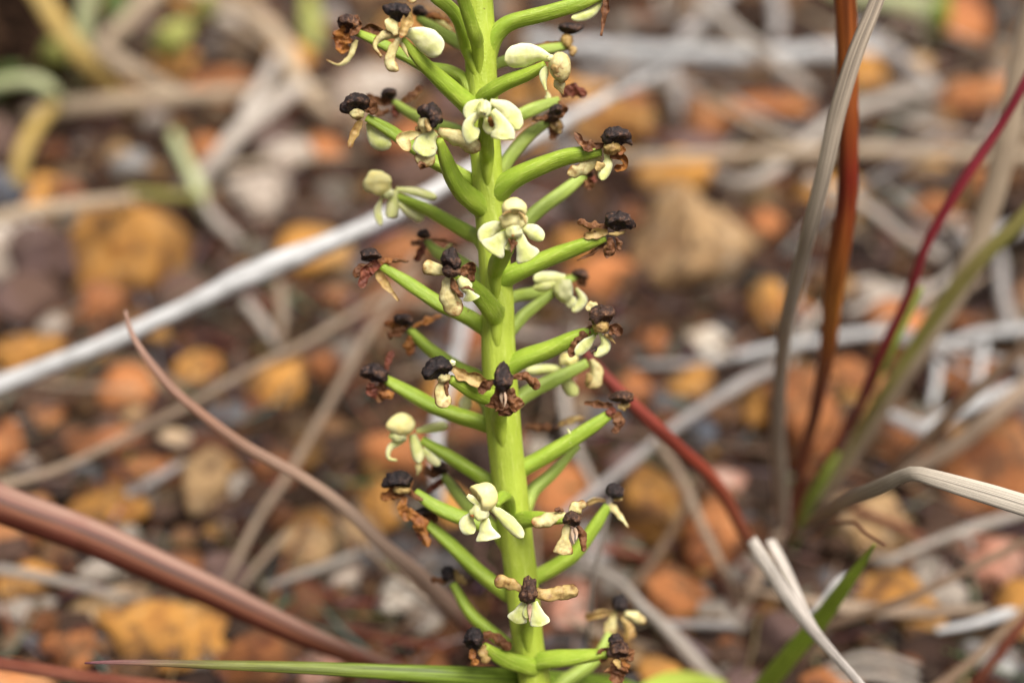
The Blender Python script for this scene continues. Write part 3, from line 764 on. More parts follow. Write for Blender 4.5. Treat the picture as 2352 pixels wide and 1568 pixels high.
# ------------------------------------------------------------------ grass tuft on the right: blades are its parts
tuft_base = G(1800, 1255, 0)
tuft = tag(empty('grass_tuft', tuft_base), 'tuft of red, green and straw-coloured grass blades spreading beside the orchid', 'grass tuft')
SM['redstem'] = two_tone('rust_red_stem', [(0.0, (0.20, 0.028, 0.014)), (0.2, (0.22, 0.04, 0.012)), (0.33, (0.32, 0.09, 0.016)), (0.43, (0.17, 0.018, 0.010)), (0.55, (0.36, 0.13, 0.025)), (0.7, (0.20, 0.028, 0.016)), (1.0, (0.20, 0.05, 0.03))], rough=0.35, streak=8)
blade01('culm', 'redstem', [(1900, -900, 8, 215), (1920, -500, 20, 230), (1938, -120, 25, 243), (1940, 0, 25, 246), (1946, 150, 25, 250), (1948, 300, 23, 254), (1944, 450, 24, 260), (1925, 600, 26, 268), (1905, 780, 20, 282), (1880, 900, 16, 298), (1855, 1010, 13, 318), (1830, 1130, 11, 340), (1806, 1250, 10, 355)],
        'thick rust-red stem', parent=tuft, tube=True, n=60)
SM['greytan'] = two_tone('grey_tan_blade', [(0.0, (0.36, 0.28, 0.20)), (0.3, (0.46, 0.37, 0.28)), (0.6, (0.50, 0.42, 0.33)), (1.0, (0.40, 0.31, 0.24))], rough=0.7, streak=16)
blade01('blade', 'greytan', [(2420, -700, 2, 214), (2230, -450, 10, 219), (2060, -130, 16, 226), (2012, 0, 17, 228), (1966, 120, 19, 230), (1925, 260, 20, 234), (1893, 400, 19, 239), (1862, 520, 18, 246), (1835, 620, 18, 256), (1808, 740, 17, 270), (1792, 860, 16, 288), (1788, 980, 17, 306), (1792, 1100, 17, 328), (1800, 1240, 14, 354)],
        'dry grey-tan blade twisting down', parent=tuft, cup=1.0, thick=0.3, n=60)
SM['crim'] = two_tone('crimson_culm', [(0.0, (0.20, 0.02, 0.04)), (0.5, (0.28, 0.03, 0.04)), (0.8, (0.24, 0.03, 0.03)), (1.0, (0.24, 0.09, 0.05))], rough=0.4, streak=8)
blade01('culm', 'crim', [(2720, -520, 5, 240), (2560, -230, 8, 250), (2440, 10, 9, 258), (2352, 190, 11, 262), (2290, 300, 11, 266), (2215, 410, 13, 270), (2130, 560, 11, 278), (2085, 680, 11, 286), (2030, 800, 13, 296), (1975, 920, 12, 310), (1900, 1060, 11, 332), (1830, 1200, 10, 352)],
        'slender crimson stem', parent=tuft, tube=True, n=50)
SM['grn'] = two_tone('green_sheath', [(0.0, (0.34, 0.40, 0.07)), (0.4, (0.30, 0.44, 0.06)), (1.0, (0.26, 0.36, 0.05))], streak=10)
blade01('blade', 'grn', [(2120, 660, 6, 288), (2070, 745, 15, 292), (2030, 820, 17, 297), (1990, 892, 14, 306), (1960, 950, 6, 316)], 'short green blade wrapping the crimson stem', parent=tuft, cup=1.2)
blade01('blade', 'olive', [(2440, 380, 14, 286), (2352, 500, 17, 292), (2260, 590, 18, 298), (2190, 670, 18, 304), (2110, 780, 16, 312), (2030, 900, 14, 322), (1930, 1060, 12, 340), (1840, 1200, 10, 354)], 'olive-brown blade', parent=tuft, cup=0.9, n=50)
blade01('blade', 'beige', [(2520, -420, 4, 290), (2450, -250, 18, 295), (2400, -60, 26, 300), (2350, 130, 27, 304), (2310, 330, 27, 308), (2262, 500, 26, 313), (2200, 660, 26, 318), (2110, 800, 26, 324), (2030, 920, 25, 332), (1950, 1040, 22, 342), (1870, 1160, 16, 352)], 'broad beige dry blade', parent=tuft, cup=0.8, n=50)
SM['redolive'] = two_tone('red_to_olive_stem', [(0.0, (0.22, 0.05, 0.04)), (0.3, (0.26, 0.045, 0.025)), (0.6, (0.28, 0.08, 0.04)), (0.72, (0.32, 0.28, 0.07)), (1.0, (0.34, 0.33, 0.09))], streak=8)
blade01('culm', 'redolive', [(1330, 790, 8, 262), (1390, 860, 13, 264), (1450, 925, 16, 267), (1540, 1010, 17, 273), (1620, 1085, 16, 281), (1672, 1155, 15, 290), (1716, 1235, 14, 300), (1760, 1300, 10, 326), (1800, 1350, 6, 338)], 'arching red stem turning olive', parent=tuft, tube=True, n=50)
SM['folded'] = two_tone('bleached_folded_blade', [(0.0, (0.66, 0.58, 0.50)), (0.5, (0.56, 0.49, 0.44)), (1.0, (0.48, 0.42, 0.38))], rough=0.6, streak=14)
blade01('blade', 'folded', [(1722, 1238, 14, 262), (1752, 1288, 17, 259), (1800, 1362, 17, 252), (1850, 1430, 14, 246), (1900, 1490, 11, 240), (1970, 1570, 11, 234), (2060, 1680, 10, 228), (2300, 1950, 3, 222)], 'pale folded dry blade, one half', parent=tuft, cup=0.5, roll=0.5)
blade01('blade', 'folded', [(1770, 1238, 12, 266), (1800, 1290, 13, 262), (1838, 1368, 11, 255), (1868, 1432, 9, 248), (1908, 1488, 8, 241), (1975, 1568, 6, 235), (2064, 1676, 6, 229), (2302, 1946, 2, 223)], 'pale folded dry blade, other half', parent=tuft, cup=0.5, roll=-0.6)
SM['bent'] = two_tone('bent_dry_blade', [(0.0, (0.36, 0.24, 0.14)), (0.35, (0.40, 0.29, 0.20)), (0.55, (0.52, 0.45, 0.36)), (1.0, (0.58, 0.52, 0.43))], rough=0.7, streak=30)
blade01('blade', 'bent', [(1806, 1240, 6, 345), (1870, 1192, 10, 290), (1945, 1150, 16, 252), (2020, 1118, 18, 236), (2075, 1093, 16, 229), (2108, 1088, 17, 226), (2170, 1106, 21, 224), (2260, 1132, 24, 222), (2352, 1160, 25, 221), (2480, 1200, 25, 221), (2800, 1310, 22, 224), (3200, 1480, 12, 232), (3500, 1640, 3, 240)], 'sharply bent striped dry blade', parent=tuft, cup=0.6, thick=0.25, n=60, wob=0.15)
blade01('blade', 'green', [(2008, 1252, 3, 250), (1975, 1300, 10, 254), (1930, 1360, 16, 259), (1880, 1430, 20, 266), (1810, 1510, 22, 275), (1740, 1590, 22, 286), (1680, 1660, 16, 300)], 'lone bright green blade', parent=tuft, cup=0.8, n=40)
blade01('blade', 'grn', [(1925, 1040, 5, 318), (1895, 1090, 12, 322), (1862, 1150, 13, 330), (1835, 1220, 9, 344), (1820, 1260, 6, 352)], 'short green basal blade', parent=tuft, cup=1.0)
blade01('blade', 'tan', [(1960, 930, 12, 320), (1935, 1010, 14, 326), (1890, 1110, 13, 338), (1830, 1230, 10, 353)], 'tan dry basal blade', parent=tuft, cup=0.9)
blade01('blade', 'tan', [(1690, 1420, 10, 330), (1730, 1340, 13, 338), (1770, 1270, 13, 346), (1795, 1200, 14, 350), (1800, 1130, 12, 348)], 'tan basal sheath', parent=tuft, cup=0.9)
blade01('blade', 'brown', [(2440, 720, 10, 300), (2352, 800, 12, 304), (2198, 940, 12, 312), (2066, 1070, 11, 324), (1940, 1170, 9, 340), (1850, 1245, 7, 353)], 'thin brown blade', parent=tuft, cup=1.0)

# ------------------------------------------------------------------ the orchid
STEM = [(-420, 1083, 31, 221), (-250, 1090, 33, 222.5), (0, 1098, 36, 225), (127, 1104, 36.5, 226), (381, 1118, 36, 228), (658, 1140, 37, 230), (812, 1146, 39, 231.5), (1017, 1161, 40, 233.5), (1271, 1190, 38, 236), (1469, 1212, 36, 238), (1568, 1228, 36, 239.5), (1800, 1255, 37, 244), (2100, 1268, 38, 250), (2360, 1276, 40, 256)]


def stem_d(y):
    for (y0, _, _, d0), (y1, _, _, d1) in zip(STEM, STEM[1:]):
        if y <= y1: return d0 + (d1 - d0) * (y - y0) / (y1 - y0)
    return STEM[-1][3]


def stem_x(y):
    for (y0, x0, _, _), (y1, x1, _, _) in zip(STEM, STEM[1:]):
        if y <= y1: return x0 + (x1 - x0) * (y - y0) / (y1 - y0)
    return STEM[-1][1]


foot = P(1276, 2360, 256)
orchid = tag(empty('orchid_plant', foot), 'orchid spike with a fleshy green stem and spiralling cream and withered brown flowers', 'orchid')
pp, ww = pts3([(x, y, hw, d) for y, x, hw, d in STEM])
cc, rr_ = resample(pp, ww, 60)
v_, f_, u_ = tube_geo(cc, rr_, n=150, m=28, ribs=7, rib_amp=0.022, twist=0.02, lump=0.05, lump_s=0.12, seed=3)
mesh_obj('flower_stem', v_, f_, M['stem'], orchid, u_)
# strap leaves at the foot
for pts in ([(1280, 2300, 10, 262), (1340, 2000, 30, 272), (1400, 1700, 26, 284), (1500, 1578, 20, 294), (1600, 1560, 15, 304), (1720, 1590, 4, 316)],
            [(1270, 2320, 10, 258), (1180, 2100, 34, 250), (1000, 1950, 36, 244), (780, 1900, 22, 240), (640, 1920, 3, 238)],
            [(1285, 2320, 10, 258), (1420, 2120, 34, 250), (1600, 2000, 36, 246), (1800, 1960, 20, 244), (1930, 1990, 3, 244)]):
    p_, w_ = pts3(pts); c_, r_ = resample(p_, w_, 30)
    v_, f_, u_ = sheet_geo(c_, r_, n=50, m=6, cup=0.6, conv=1, thick=0.6)
    mesh_obj('leaf', v_, f_, M['bract'], orchid, u_)

ZT = {1: (717.8, 0.0, 0.3176), 2: (717.8, 401.9, 0.3418), 3: (775.2, 890.0, 0.3176), 4: (890.0, 1205.8, 0.29296)}
DRY = {'B', 'O', 'X', 'T', 'D'}


def hood_geo(c, rx, ry, rz, dry, beak=None, opening=None, seed=0.0, nu=30, nv=20, depth_=0.6):
    V, F, U = [], [], []
    bk = None
    if beak: bk = (RT * math.cos(beak[0]) + UP * math.sin(beak[0]) - FW * 0.25).normalized()
    op = (RT * opening[0] + UP * opening[1] - FW * opening[2]).normalized() if opening else None
    for i in range(nv + 1):
        th = math.pi * i / nv
        for j in range(nu):
            ph = 2 * math.pi * j / nu
            d = RT * (math.sin(th) * math.cos(ph)) + UP * math.cos(th) - FW * (math.sin(th) * math.sin(ph))
            r = 1.0
            if bk: r += beak[1] * max(d.dot(bk), 0) ** 6
            if dry:
                r *= 1 + 0.22 * n3(d, 1.6, seed) + 0.14 * n3(d, 3.7, seed + 4) + 0.07 * n3(d, 8.0, seed + 8)
                r *= 1 + 0.07 * math.sin(9 * ph + 5 * n3(d, 2.0, seed)) * math.sin(th)
            else:
                r *= 1 + (0.08 if op or bk else 0.26) * n3(d, 1.5, seed) + 0.04 * n3(d, 5.0, seed)
            if op:
                k = d.dot(op) + (0.16 * n3(d, 4.0, seed + 2) if dry else 0.03 * n3(d, 3.0, seed))
                if k > 0.62:
                    s = min((k - 0.62) / 0.2, 1.0); s = s * s * (3 - 2 * s)
                    r *= 1 - depth_ * s
            V.append(c + RT * (d.dot(RT) * r * rx) + UP * (d.dot(UP) * r * ry) + FW * (d.dot(FW) * r * rz))
            U.append((i / nv, j / nu))
    for i in range(nv):
        for j in range(nu):
            k = (j + 1) % nu
            F.append((i * nu + j, (i + 1) * nu + j, (i + 1) * nu + k, i * nu + k))
    return V, F, U


def sm(t): t = min(max(t, 0.0), 1.0); return t * t * (3 - 2 * t)
def end_round(t, k): return 1.0 if t < 1 - k else math.sqrt(max(1 - ((t - 1 + k) / k) ** 2, 0.0))
def prof(fn): return [max(fn(i / 25), 0.04) for i in range(26)]
SHAPE = {'l': prof(lambda t: (0.32 + 0.68 * sm(t / 0.55)) * end_round(t, 0.34)), 'f': prof(lambda t: (0.30 + 0.70 * sm(t / 0.95) + 0.05 * math.sin(9 * t)) * end_round(t, 0.10)),
         's': prof(lambda t: (0.6 + 0.4 * sm(t / 0.25)) * (1 - 0.75 * sm((t - 0.25) / 0.75))), 't': prof(lambda t: (0.6 + 0.4 * sm(t / 0.5)) * end_round(t, 0.22)),
         'w': prof(lambda t: (0.45 + 0.55 * sm(t / 0.35)) * (1 - 0.35 * sm((t - 0.5) / 0.4) + 0.12 * math.sin(17 * t)) * end_round(t, 0.12))}
NAMES = {'l': 'sepal', 'f': 'lip_lobe', 's': 'petal', 't': 'sepal', 'w': 'petal'}
FN = [0]


def flower(z, db, dt, ped, rad, pieces, label=None, pale=False, bract=True):
    """one flower in reading-glass units of window z. db, dt: depth of pedicel base and tip from the stem axis in mm"""
    FN[0] += 1
    rnd = random.Random(100 + FN[0])
    ox, oy, s = ZT[z]
    X = lambda x: ox + x * s
    Y = lambda y: oy + y * s
    d0 = stem_d(Y(ped[0][1]))
    n = len(ped)
    ctrl = [P(X(x), Y(y), d0 + db + (dt - db) * (i / (n - 1)) ** 0.8) for i, (x, y) in enumerate(ped)]
    mm = s * K * d0
    fl = empty('flower', ctrl[0], orchid)
    if label: fl['label'] = label
    rb, rt = rad[0] * mm, rad[1] * mm
    # root the ovary inside the stem
    y0 = Y(ped[0][1]); xb = X(ped[0][0])
    rt_ = [rb * e for e in (0.95, 1.0, 0.97)]
    raw = [(P(stem_x(y0 + 95) * 0.75 + xb * 0.25, y0 + 95, d0 + max(db, -2.0) * 0.3), rb * 0.25), (P(stem_x(y0 + 48) * 0.5 + xb * 0.5, y0 + 48, d0 + max(db, -2.5) * 0.7), rb * 0.62)]
    raw += [(q, rb * 0.95 + (rt - rb * 0.95) * max((i / (n - 1) - 0.3) / 0.7, 0) ** 1.2 if i else rb * 0.9) for i, q in enumerate(ctrl)]
    raw[-1] = (raw[-1][0], rt * 0.7)
    c_, r_ = resample([q for q, _ in raw], [q for _, q in raw], 36)
    v, f, u = tube_geo(c_, r_, n=60, m=20, ribs=3, rib_amp=0.085, twist=0.16, lump=0.06, lump_s=0.3, seed=rnd.uniform(0, 40))
    mesh_obj('ovary', v, f, M['ovary_pale' if pale else 'ovary'], fl, u)
    if bract:
        c = catmull(ctrl, 20)[: 13]
        tt = tangents(c)
        dn = []
        for i, (q, t) in enumerate(zip(c, tt)):
            side = -UP - t * (-UP).dot(t)
            if side.length < 0.1: side = -RT
            side.normalize()
            k = i / 12
            dn.append(q + side * (rb * (0.28 + 0.5 * k)) + FW * (rb * 0.1))
        v, f, u = sheet_geo(dn, [rb * q for q in (1.0, 1.08, 1.0, 0.8, 0.5, 0.06)], n=22, m=8, cup=1.35, conv=-1, face=-UP + (CAM - dn[0]).normalized() * 0.35, thick=0.12)
        mesh_obj('bract', v, f, M['bract'], fl, u)
    k = 0
    for pc in pieces:
        k += 1
        lift = -0.28 * k
        if pc[0] in 'hc':
            _, mat, x, y, rx, ry = pc[:6]
            opt = pc[6] if len(pc) > 6 else {}
            c = P(X(x), Y(y), d0 + dt + lift + opt.get('d', 0.0))
            ax, ay = rx * mm, ry * mm
            dry = mat in 'DKNBTO'
            op = opt.get('open', (rnd.uniform(-0.5, 0.5), -0.8, 0.55) if (dry and pc[0] == 'h') else None)
            v, f, u = hood_geo(c, ax, ay, (ax + ay) / 2, dry, opt.get('beak', (rnd.choice((3.6, -0.5)), 0.25) if dry and pc[0] == 'h' else None), op, rnd.uniform(0, 60))
            mesh_obj('hood' if pc[0] == 'h' else 'column', v, f, M[mat], fl, u)
        else:
            sh, mat, wv, pts = pc[:4]
            opt = pc[4] if len(pc) > 4 else {}
            np_ = len(pts)
            bend = opt.get('bend', rnd.uniform(-0.6, 1.0))
            q = [P(X(x), Y(y), d0 + dt + lift + opt.get('d', 0.0) + (opt.get('dd', 0.0) + bend * (i / (np_ - 1))) * (i / (np_ - 1))) for i, (x, y) in enumerate(pts)]
            dry = mat in DRY
            hw = wv * mm
            cup = opt.get('cup', 2.3 if sh == 't' else (0.7 if not dry else 1.0))
            v, f, u = sheet_geo(q, [hw * e for e in SHAPE[sh]], n=28, m=10, cup=cup, conv=opt.get('conv', -1 if not dry else rnd.choice((-1, -1, 1))),
                                roll=opt.get('roll', rnd.uniform(-0.3, 0.3)), thick=0.14 if dry else 0.22, crumple=0.85 if mat in 'BOX' else (0.45 if mat == 'T' else (0.24 if mat == 'A' else 0.12)),
                                cs=1.0 if mat in 'BOX' else 0.6, seed=rnd.uniform(0, 60), edge_wave=0.45 if mat in 'BOX' else (0.35 if mat in 'TA' else 0.10))
            mesh_obj(opt.get('name', NAMES[sh]), v, f, M[mat], fl, u)
    return fl


WI = 'withered flower with dark shrivelled hood'
FR = 'fresh cream flower'
# --- upper window
flower(1, 0, 2, [(1120, 640), (1090, 575), (990, 520), (830, 490), (640, 395), (480, 310), (315, 235)], (52, 34), [
    ('w', 'B', 30, [(330, 230), (440, 200), (530, 250)], {'d': 1.5}), ('s', 'A', 24, [(320, 290), (265, 420), (190, 470), (100, 435)]), ('w', 'O', 62, [(280, 190), (230, 270), (210, 395)]),
    ('h', 'N', 258, 170, 74, 66), ('w', 'B', 32, [(310, 110), (320, 190), (270, 260)])], WI)
flower(1, 2, -12, [(1190, 860), (1150, 790), (1010, 660), (880, 540), (770, 430), (650, 285)], (76, 32), [
    ('s', 'A', 18, [(635, 290), (665, 350), (695, 415)]), ('l', 'C', 92, [(660, 240), (740, 262), (840, 320), (925, 395)], {'cup': 0.75, 'roll': 0.3, 'd': -0.3}),
    ('s', 'A', 34, [(625, 262), (520, 265), (455, 330), (500, 410)], {'cup': 1.3}), ('t', 'A', 36, [(632, 270), (575, 365), (558, 455), (622, 515)], {'cup': 1.0}),
    ('h', 'K', 632, 92, 74, 66, {'beak': (2.9, 0.5), 'open': (-0.3, -0.8, 0.6)}), ('w', 'A', 46, [(540, 135), (575, 185), (630, 250)]), ('w', 'T', 44, [(690, 90), (680, 170), (640, 262)], {'cup': 1.2})], WI)
flower(1, -2, -10, [(1110, 340), (1085, 230), (1050, 140), (990, 60), (890, -20), (800, -110)], (52, 42), [
    ('l', 'A', 50, [(800, -120), (740, -60), (700, 20)]), ('w', 'B', 40, [(790, -130), (850, -170), (900, -160)]), ('h', 'D', 770, -190, 72, 70)], WI)
flower(1, -4, -14, [(1190, 330), (1165, 240), (1130, 130), (1095, 20), (1070, -100), (1060, -200)], (50, 38), [
    ('l', 'A', 48, [(1060, -210), (1000, -150), (980, -80)]), ('w', 'B', 40, [(1070, -210), (1140, -180), (1180, -110)]), ('h', 'D', 1060, -270, 72, 70)], WI)
flower(1, 0, -3, [(1270, 420), (1300, 300), (1350, 220), (1450, 155), (1700, 90), (1900, 35), (2090, -30)], (66, 46), [
    ('l', 'G', 36, [(2100, -20), (2060, 50), (1980, 105), (1870, 132)], {'d': 0.8, 'cup': 1.0}), ('s', 'B', 26, [(2125, -30), (2110, 110), (2088, 262)], {'cup': 1.4}),
    ('w', 'B', 34, [(2100, -40), (2180, -60), (2240, -20)]), ('h', 'D', 2150, -110, 78, 70)], WI)
flower(1, 6, 14, [(1120, 360), (1060, 310), (900, 215), (765, 130)], (48, 42), [
    ('w', 'O', 34, [(740, 105), (860, 115), (1000, 165)]), ('s', 'Y', 28, [(800, 150), (900, 150), (1010, 220)], {'d': 1}), ('h', 'D', 770, 85, 55, 40)], WI, pale=True)
flower(1, -2, -9, [(1230, 730), (1290, 665), (1400, 600), (1550, 540), (1680, 470)], (60, 40), [
    ('l', 'C', 84, [(1712, 425), (1620, 400), (1500, 415), (1388, 440)], {'cup': 1.0, 'roll': -0.2, 'conv': -1}), ('s', 'C', 32, [(1690, 480), (1672, 570), (1690, 655)], {'cup': 1.1}), ('s', 'A', 42, [(1770, 570), (1790, 630), (1812, 690)]),
    ('h', 'A', 1790, 478, 78, 98, {'beak': (-1.3, 0.2), 'open': None}), ('w', 'T', 40, [(1780, 440), (1765, 500), (1775, 560)], {'d': -1.7, 'cup': 0.8}), ('c', 'C', 1718, 420, 24, 24)], 'cream flower with browning hood')
flower(1, 5, 13, [(1300, 480), (1480, 420), (1640, 370), (1830, 335)], (44, 42), [
    ('w', 'O', 14, [(1600, 330), (1690, 315), (1790, 305)]), ('c', 'T', 1838, 300, 46, 52), ('w', 'T', 28, [(1840, 340), (1890, 360), (1870, 400)]), ('h', 'D', 1855, 210, 78, 42, {'beak': (0.1, 0.4)})], WI, pale=True)
flower(1, 2, 8, [(1290, 960), (1380, 890), (1480, 840), (1620, 780), (1780, 728)], (55, 44), [
    ('s', 'G', 22, [(1700, 720), (1705, 690), (1695, 660)]), ('w', 'X', 48, [(1800, 690), (1880, 655), (1985, 690)]), ('w', 'B', 36, [(1780, 730), (1810, 800), (1780, 860)]), ('w', 'B', 22, [(1590, 870), (1650, 862), (1710, 845)]), ('h', 'D', 1762, 795, 46, 42)], WI, pale=True)
flower(1, 4, 12, [(1330, 1300), (1375, 1210), (1440, 1110), (1560, 980), (1700, 890)], (56, 44), [
    ('w', 'T', 26, [(1705, 880), (1780, 880), (1800, 935)]), ('w', 'B', 34, [(1710, 890), (1750, 960), (1720, 1010)]), ('w', 'T', 22, [(1720, 900), (1790, 950), (1770, 900)]), ('h', 'N', 1735, 850, 52, 44)], WI, pale=True)
flower(1, 2, -3, [(1190, 1390), (1120, 1300), (1020, 1240), (880, 1170), (720, 1062), (560, 950), (390, 850)], (58, 40), [
    ('l', 'G', 64, [(400, 890), (430, 970), (480, 1030), (570, 1050)], {'d': 1.5}), ('w', 'T', 30, [(355, 870), (310, 950), (265, 1075)]), ('c', 'A', 322, 825, 54, 40), ('h', 'D', 328, 745, 88, 74, {'beak': (3.7, 0.55)}),
    ('w', 'B', 44, [(380, 800), (420, 775), (440, 830)], {'cup': 1.8})], WI)
flower(1, 6, 15, [(1130, 1010), (1050, 950), (900, 900), (720, 825), (590, 740)], (50, 42), [
    ('w', 'B', 36, [(600, 730), (480, 730), (390, 680)]), ('w', 'B', 34, [(640, 740), (720, 690), (790, 620)]), ('w', 'X', 40, [(590, 760), (600, 810), (600, 850)]), ('w', 'B', 24, [(440, 740), (480, 820), (560, 790)]), ('h', 'D', 553, 675, 58, 44)], WI, pale=True)
flower(1, 2, -13, [(1270, 1560), (1190, 1480), (1090, 1395), (1010, 1280), (955, 1140), (915, 1010)], (80, 36), [
    ('t', 'A', 58, [(905, 950), (990, 985), (1090, 1030), (1215, 1088)], {'cup': 1.3, 'roll': 0.2}), ('w', 'T', 34, [(850, 940), (790, 930), (750, 960)]), ('l', 'A', 44, [(800, 965), (715, 975), (650, 1010), (700, 1095)], {'cup': 0.9, 'conv': 1}),
    ('l', 'A', 66, [(860, 1060), (830, 1120), (790, 1215)], {'cup': 0.9}), ('l', 'G', 84, [(895, 960), (850, 1000), (820, 1060), (800, 1130)], {'cup': 1.1}), ('w', 'B', 26, [(765, 1180), (790, 1195), (800, 1225)]),
    ('c', 'A', 822, 895, 56, 56, {'d': 0.6}), ('h', 'D', 855, 840, 74, 88, {'open': (-0.75, -0.55, 0.55), 'beak': (2.9, 0.15)}), ('w', 'T', 20, [(820, 860), (830, 910), (850, 950)], {'d': -0.5})], WI)
flower(1, -3, -16, [(1260, 1130), (1250, 1040), (1245, 900), (1240, 770)], (58, 40), [
    ('l', 'C', 42, [(1250, 850), (1270, 910), (1305, 955)], {'d': 1.0}), ('w', 'O', 22, [(1280, 845), (1290, 880), (1300, 920)], {'d': 0.3}), ('l', 'C', 56, [(1240, 728), (1165, 780), (1125, 870)], {'cup': 1.1}), ('l', 'C', 68, [(1285, 735), (1380, 775), (1445, 850), (1495, 940)], {'cup': 1.1}),
    ('f', 'C', 62, [(1215, 820), (1140, 890), (1140, 950), (1195, 1000)], {'cup': 1.0}), ('f', 'C', 80, [(1300, 800), (1345, 860), (1375, 930), (1370, 1010)], {'cup': 0.9}), ('c', 'C', 1240, 790, 46, 62), ('c', 'Y', 1222, 805, 12, 10, {'d': -0.9}), ('c', 'D', 1246, 826, 10, 8, {'d': -1.0})], FR, bract=False)
flower(1, 1, -6, [(1290, 1500), (1340, 1410), (1400, 1330), (1550, 1240), (1800, 1140), (1950, 1110), (2090, 1098)], (82, 42), [
    ('l', 'A', 46, [(2095, 1130), (2020, 1190), (1930, 1235), (1840, 1260)], {'d': 1.6}), ('w', 'B', 32, [(2110, 1050), (2010, 1065), (1940, 1030), (1895, 955)], {'cup': 1.2}), ('t', 'O', 24, [(2150, 1130), (2240, 1140), (2255, 1200), (2180, 1220)], {'cup': 1.9}),
    ('l', 'C', 44, [(2120, 1100), (2140, 1180), (2090, 1305)], {'cup': 1.4}), ('w', 'T', 32, [(2050, 1230), (2090, 1205), (2120, 1200)], {'d': -0.4}), ('c', 'T', 2165, 1070, 60, 50), ('w', 'O', 34, [(2180, 1080), (2220, 1100), (2250, 1060)]), ('h', 'D', 2195, 990, 92, 72, {'beak': (-0.5, 0.35)})], WI)
# --- middle window
flower(2, 4, 9, [(1330, 400), (1440, 300), (1560, 200), (1700, 100), (1830, 0)], (55, 42), [
    ('w', 'B', 34, [(1830, 10), (1850, 50), (1875, 95)]), ('w', 'X', 26, [(1840, 0), (1880, 20), (1900, 50)]), ('h', 'N', 1840, -30, 46, 40)], WI, pale=True)
flower(2, 3, 11, [(1130, 440), (1050, 385), (900, 300), (750, 220), (570, 145)], (54, 38), [
    ('t', 'C', 32, [(560, 95), (680, 110), (835, 150)]), ('t', 'C', 38, [(580, 190), (660, 240), (750, 292)]), ('l', 'C', 28, [(470, 140), (440, 240), (460, 340)]), ('t', 'C', 44, [(545, 100), (530, 190), (515, 285)], {'cup': 2.4}), ('c', 'C', 500, 120, 50, 40), ('h', 'Y', 442, 60, 100, 84, {'open': None})], FR)
flower(2, -3, -16, [(1230, 640), (1260, 560), (1310, 460), (1350, 370)], (62, 40), [
    ('l', 'G', 34, [(1325, 430), (1310, 470), (1305, 500)]), ('l', 'C', 54, [(1310, 345), (1230, 355), (1170, 400), (1130, 455)], {'cup': 1.1}), ('l', 'C', 48, [(1390, 350), (1460, 370), (1515, 405), (1550, 440)], {'cup': 1.2}),
    ('f', 'G', 84, [(1310, 390), (1265, 430), (1225, 475), (1190, 520)], {'cup': 0.7, 'roll': 0.1}), ('f', 'G', 78, [(1392, 400), (1410, 470), (1435, 525), (1462, 575)], {'cup': 0.7}), ('s', 'B', 18, [(1350, 430), (1342, 470), (1336, 522)]), ('s', 'B', 9, [(1372, 450), (1362, 475), (1350, 500)]), ('s', 'B', 9, [(1318, 425), (1328, 455), (1335, 480)]),
    ('c', 'C', 1352, 378, 56, 46, {'d': 0.9}), ('c', 'Y', 1350, 302, 84, 62, {'d': 1.5}), ('h', 'Y', 1356, 232, 80, 72, {'open': (0, -0.85, 0.6), 'd': 0.3}), ('w', 'T', 9, [(1385, 250), (1418, 275), (1434, 328)], {'d': -1.0}), ('w', 'T', 7, [(1275, 270), (1310, 250), (1335, 250)], {'d': -1.0}), ('c', 'O', 1346, 407, 9, 7, {'d': -0.8})], FR, bract=False)
flower(2, -2, -14, [(1230, 960), (1190, 890), (1120, 800), (1040, 730), (960, 680)], (72, 40), [
    ('t', 'A', 46, [(890, 640), (820, 625), (742, 600)], {'cup': 1.3}), ('w', 'B', 42, [(985, 660), (1050, 630), (1070, 720)], {'cup': 1.2}), ('t', 'A', 62, [(925, 690), (905, 790), (930, 860), (985, 945)], {'cup': 1.2}), ('w', 'B', 22, [(935, 690), (960, 760), (1010, 820)]),
    ('t', 'C', 40, [(985, 690), (1020, 725), (1060, 770)], {'cup': 1.6}), ('f', 'G', 52, [(1040, 770), (1055, 800), (1070, 850)], {'cup': 0.9}), ('w', 'B', 10, [(1000, 765), (1040, 755), (1085, 780)], {'d': -0.6}), ('h', 'N', 925, 640, 50, 44, {'open': None}), ('h', 'D', 925, 580, 60, 70, {'beak': (1.5, 0.2)})], WI)
flower(2, 1, -2, [(1180, 1060), (1110, 1000), (1000, 935), (850, 865), (640, 725), (460, 608)], (58, 38), [
    ('s', 'T', 34, [(430, 640), (490, 730), (578, 845)]), ('w', 'B', 14, [(470, 590), (560, 575), (650, 580)]), ('w', 'O', 22, [(450, 600), (500, 575), (530, 590)]), ('w', 'X', 44, [(450, 590), (360, 650), (325, 760)]), ('w', 'B', 34, [(400, 610), (320, 640), (285, 690)]), ('h', 'D', 388, 538, 64, 44)], WI)
flower(2, 6, 14, [(1120, 690), (1010, 590), (850, 520), (770, 450)], (50, 40), [
    ('s', 'G', 14, [(880, 530), (910, 480), (962, 455)]), ('w', 'B', 22, [(770, 440), (700, 460), (660, 450)]), ('w', 'B', 12, [(790, 430), (880, 440), (980, 470)]), ('w', 'X', 26, [(750, 460), (720, 520), (690, 580)]), ('h', 'D', 745, 400, 44, 38)], WI, pale=True)
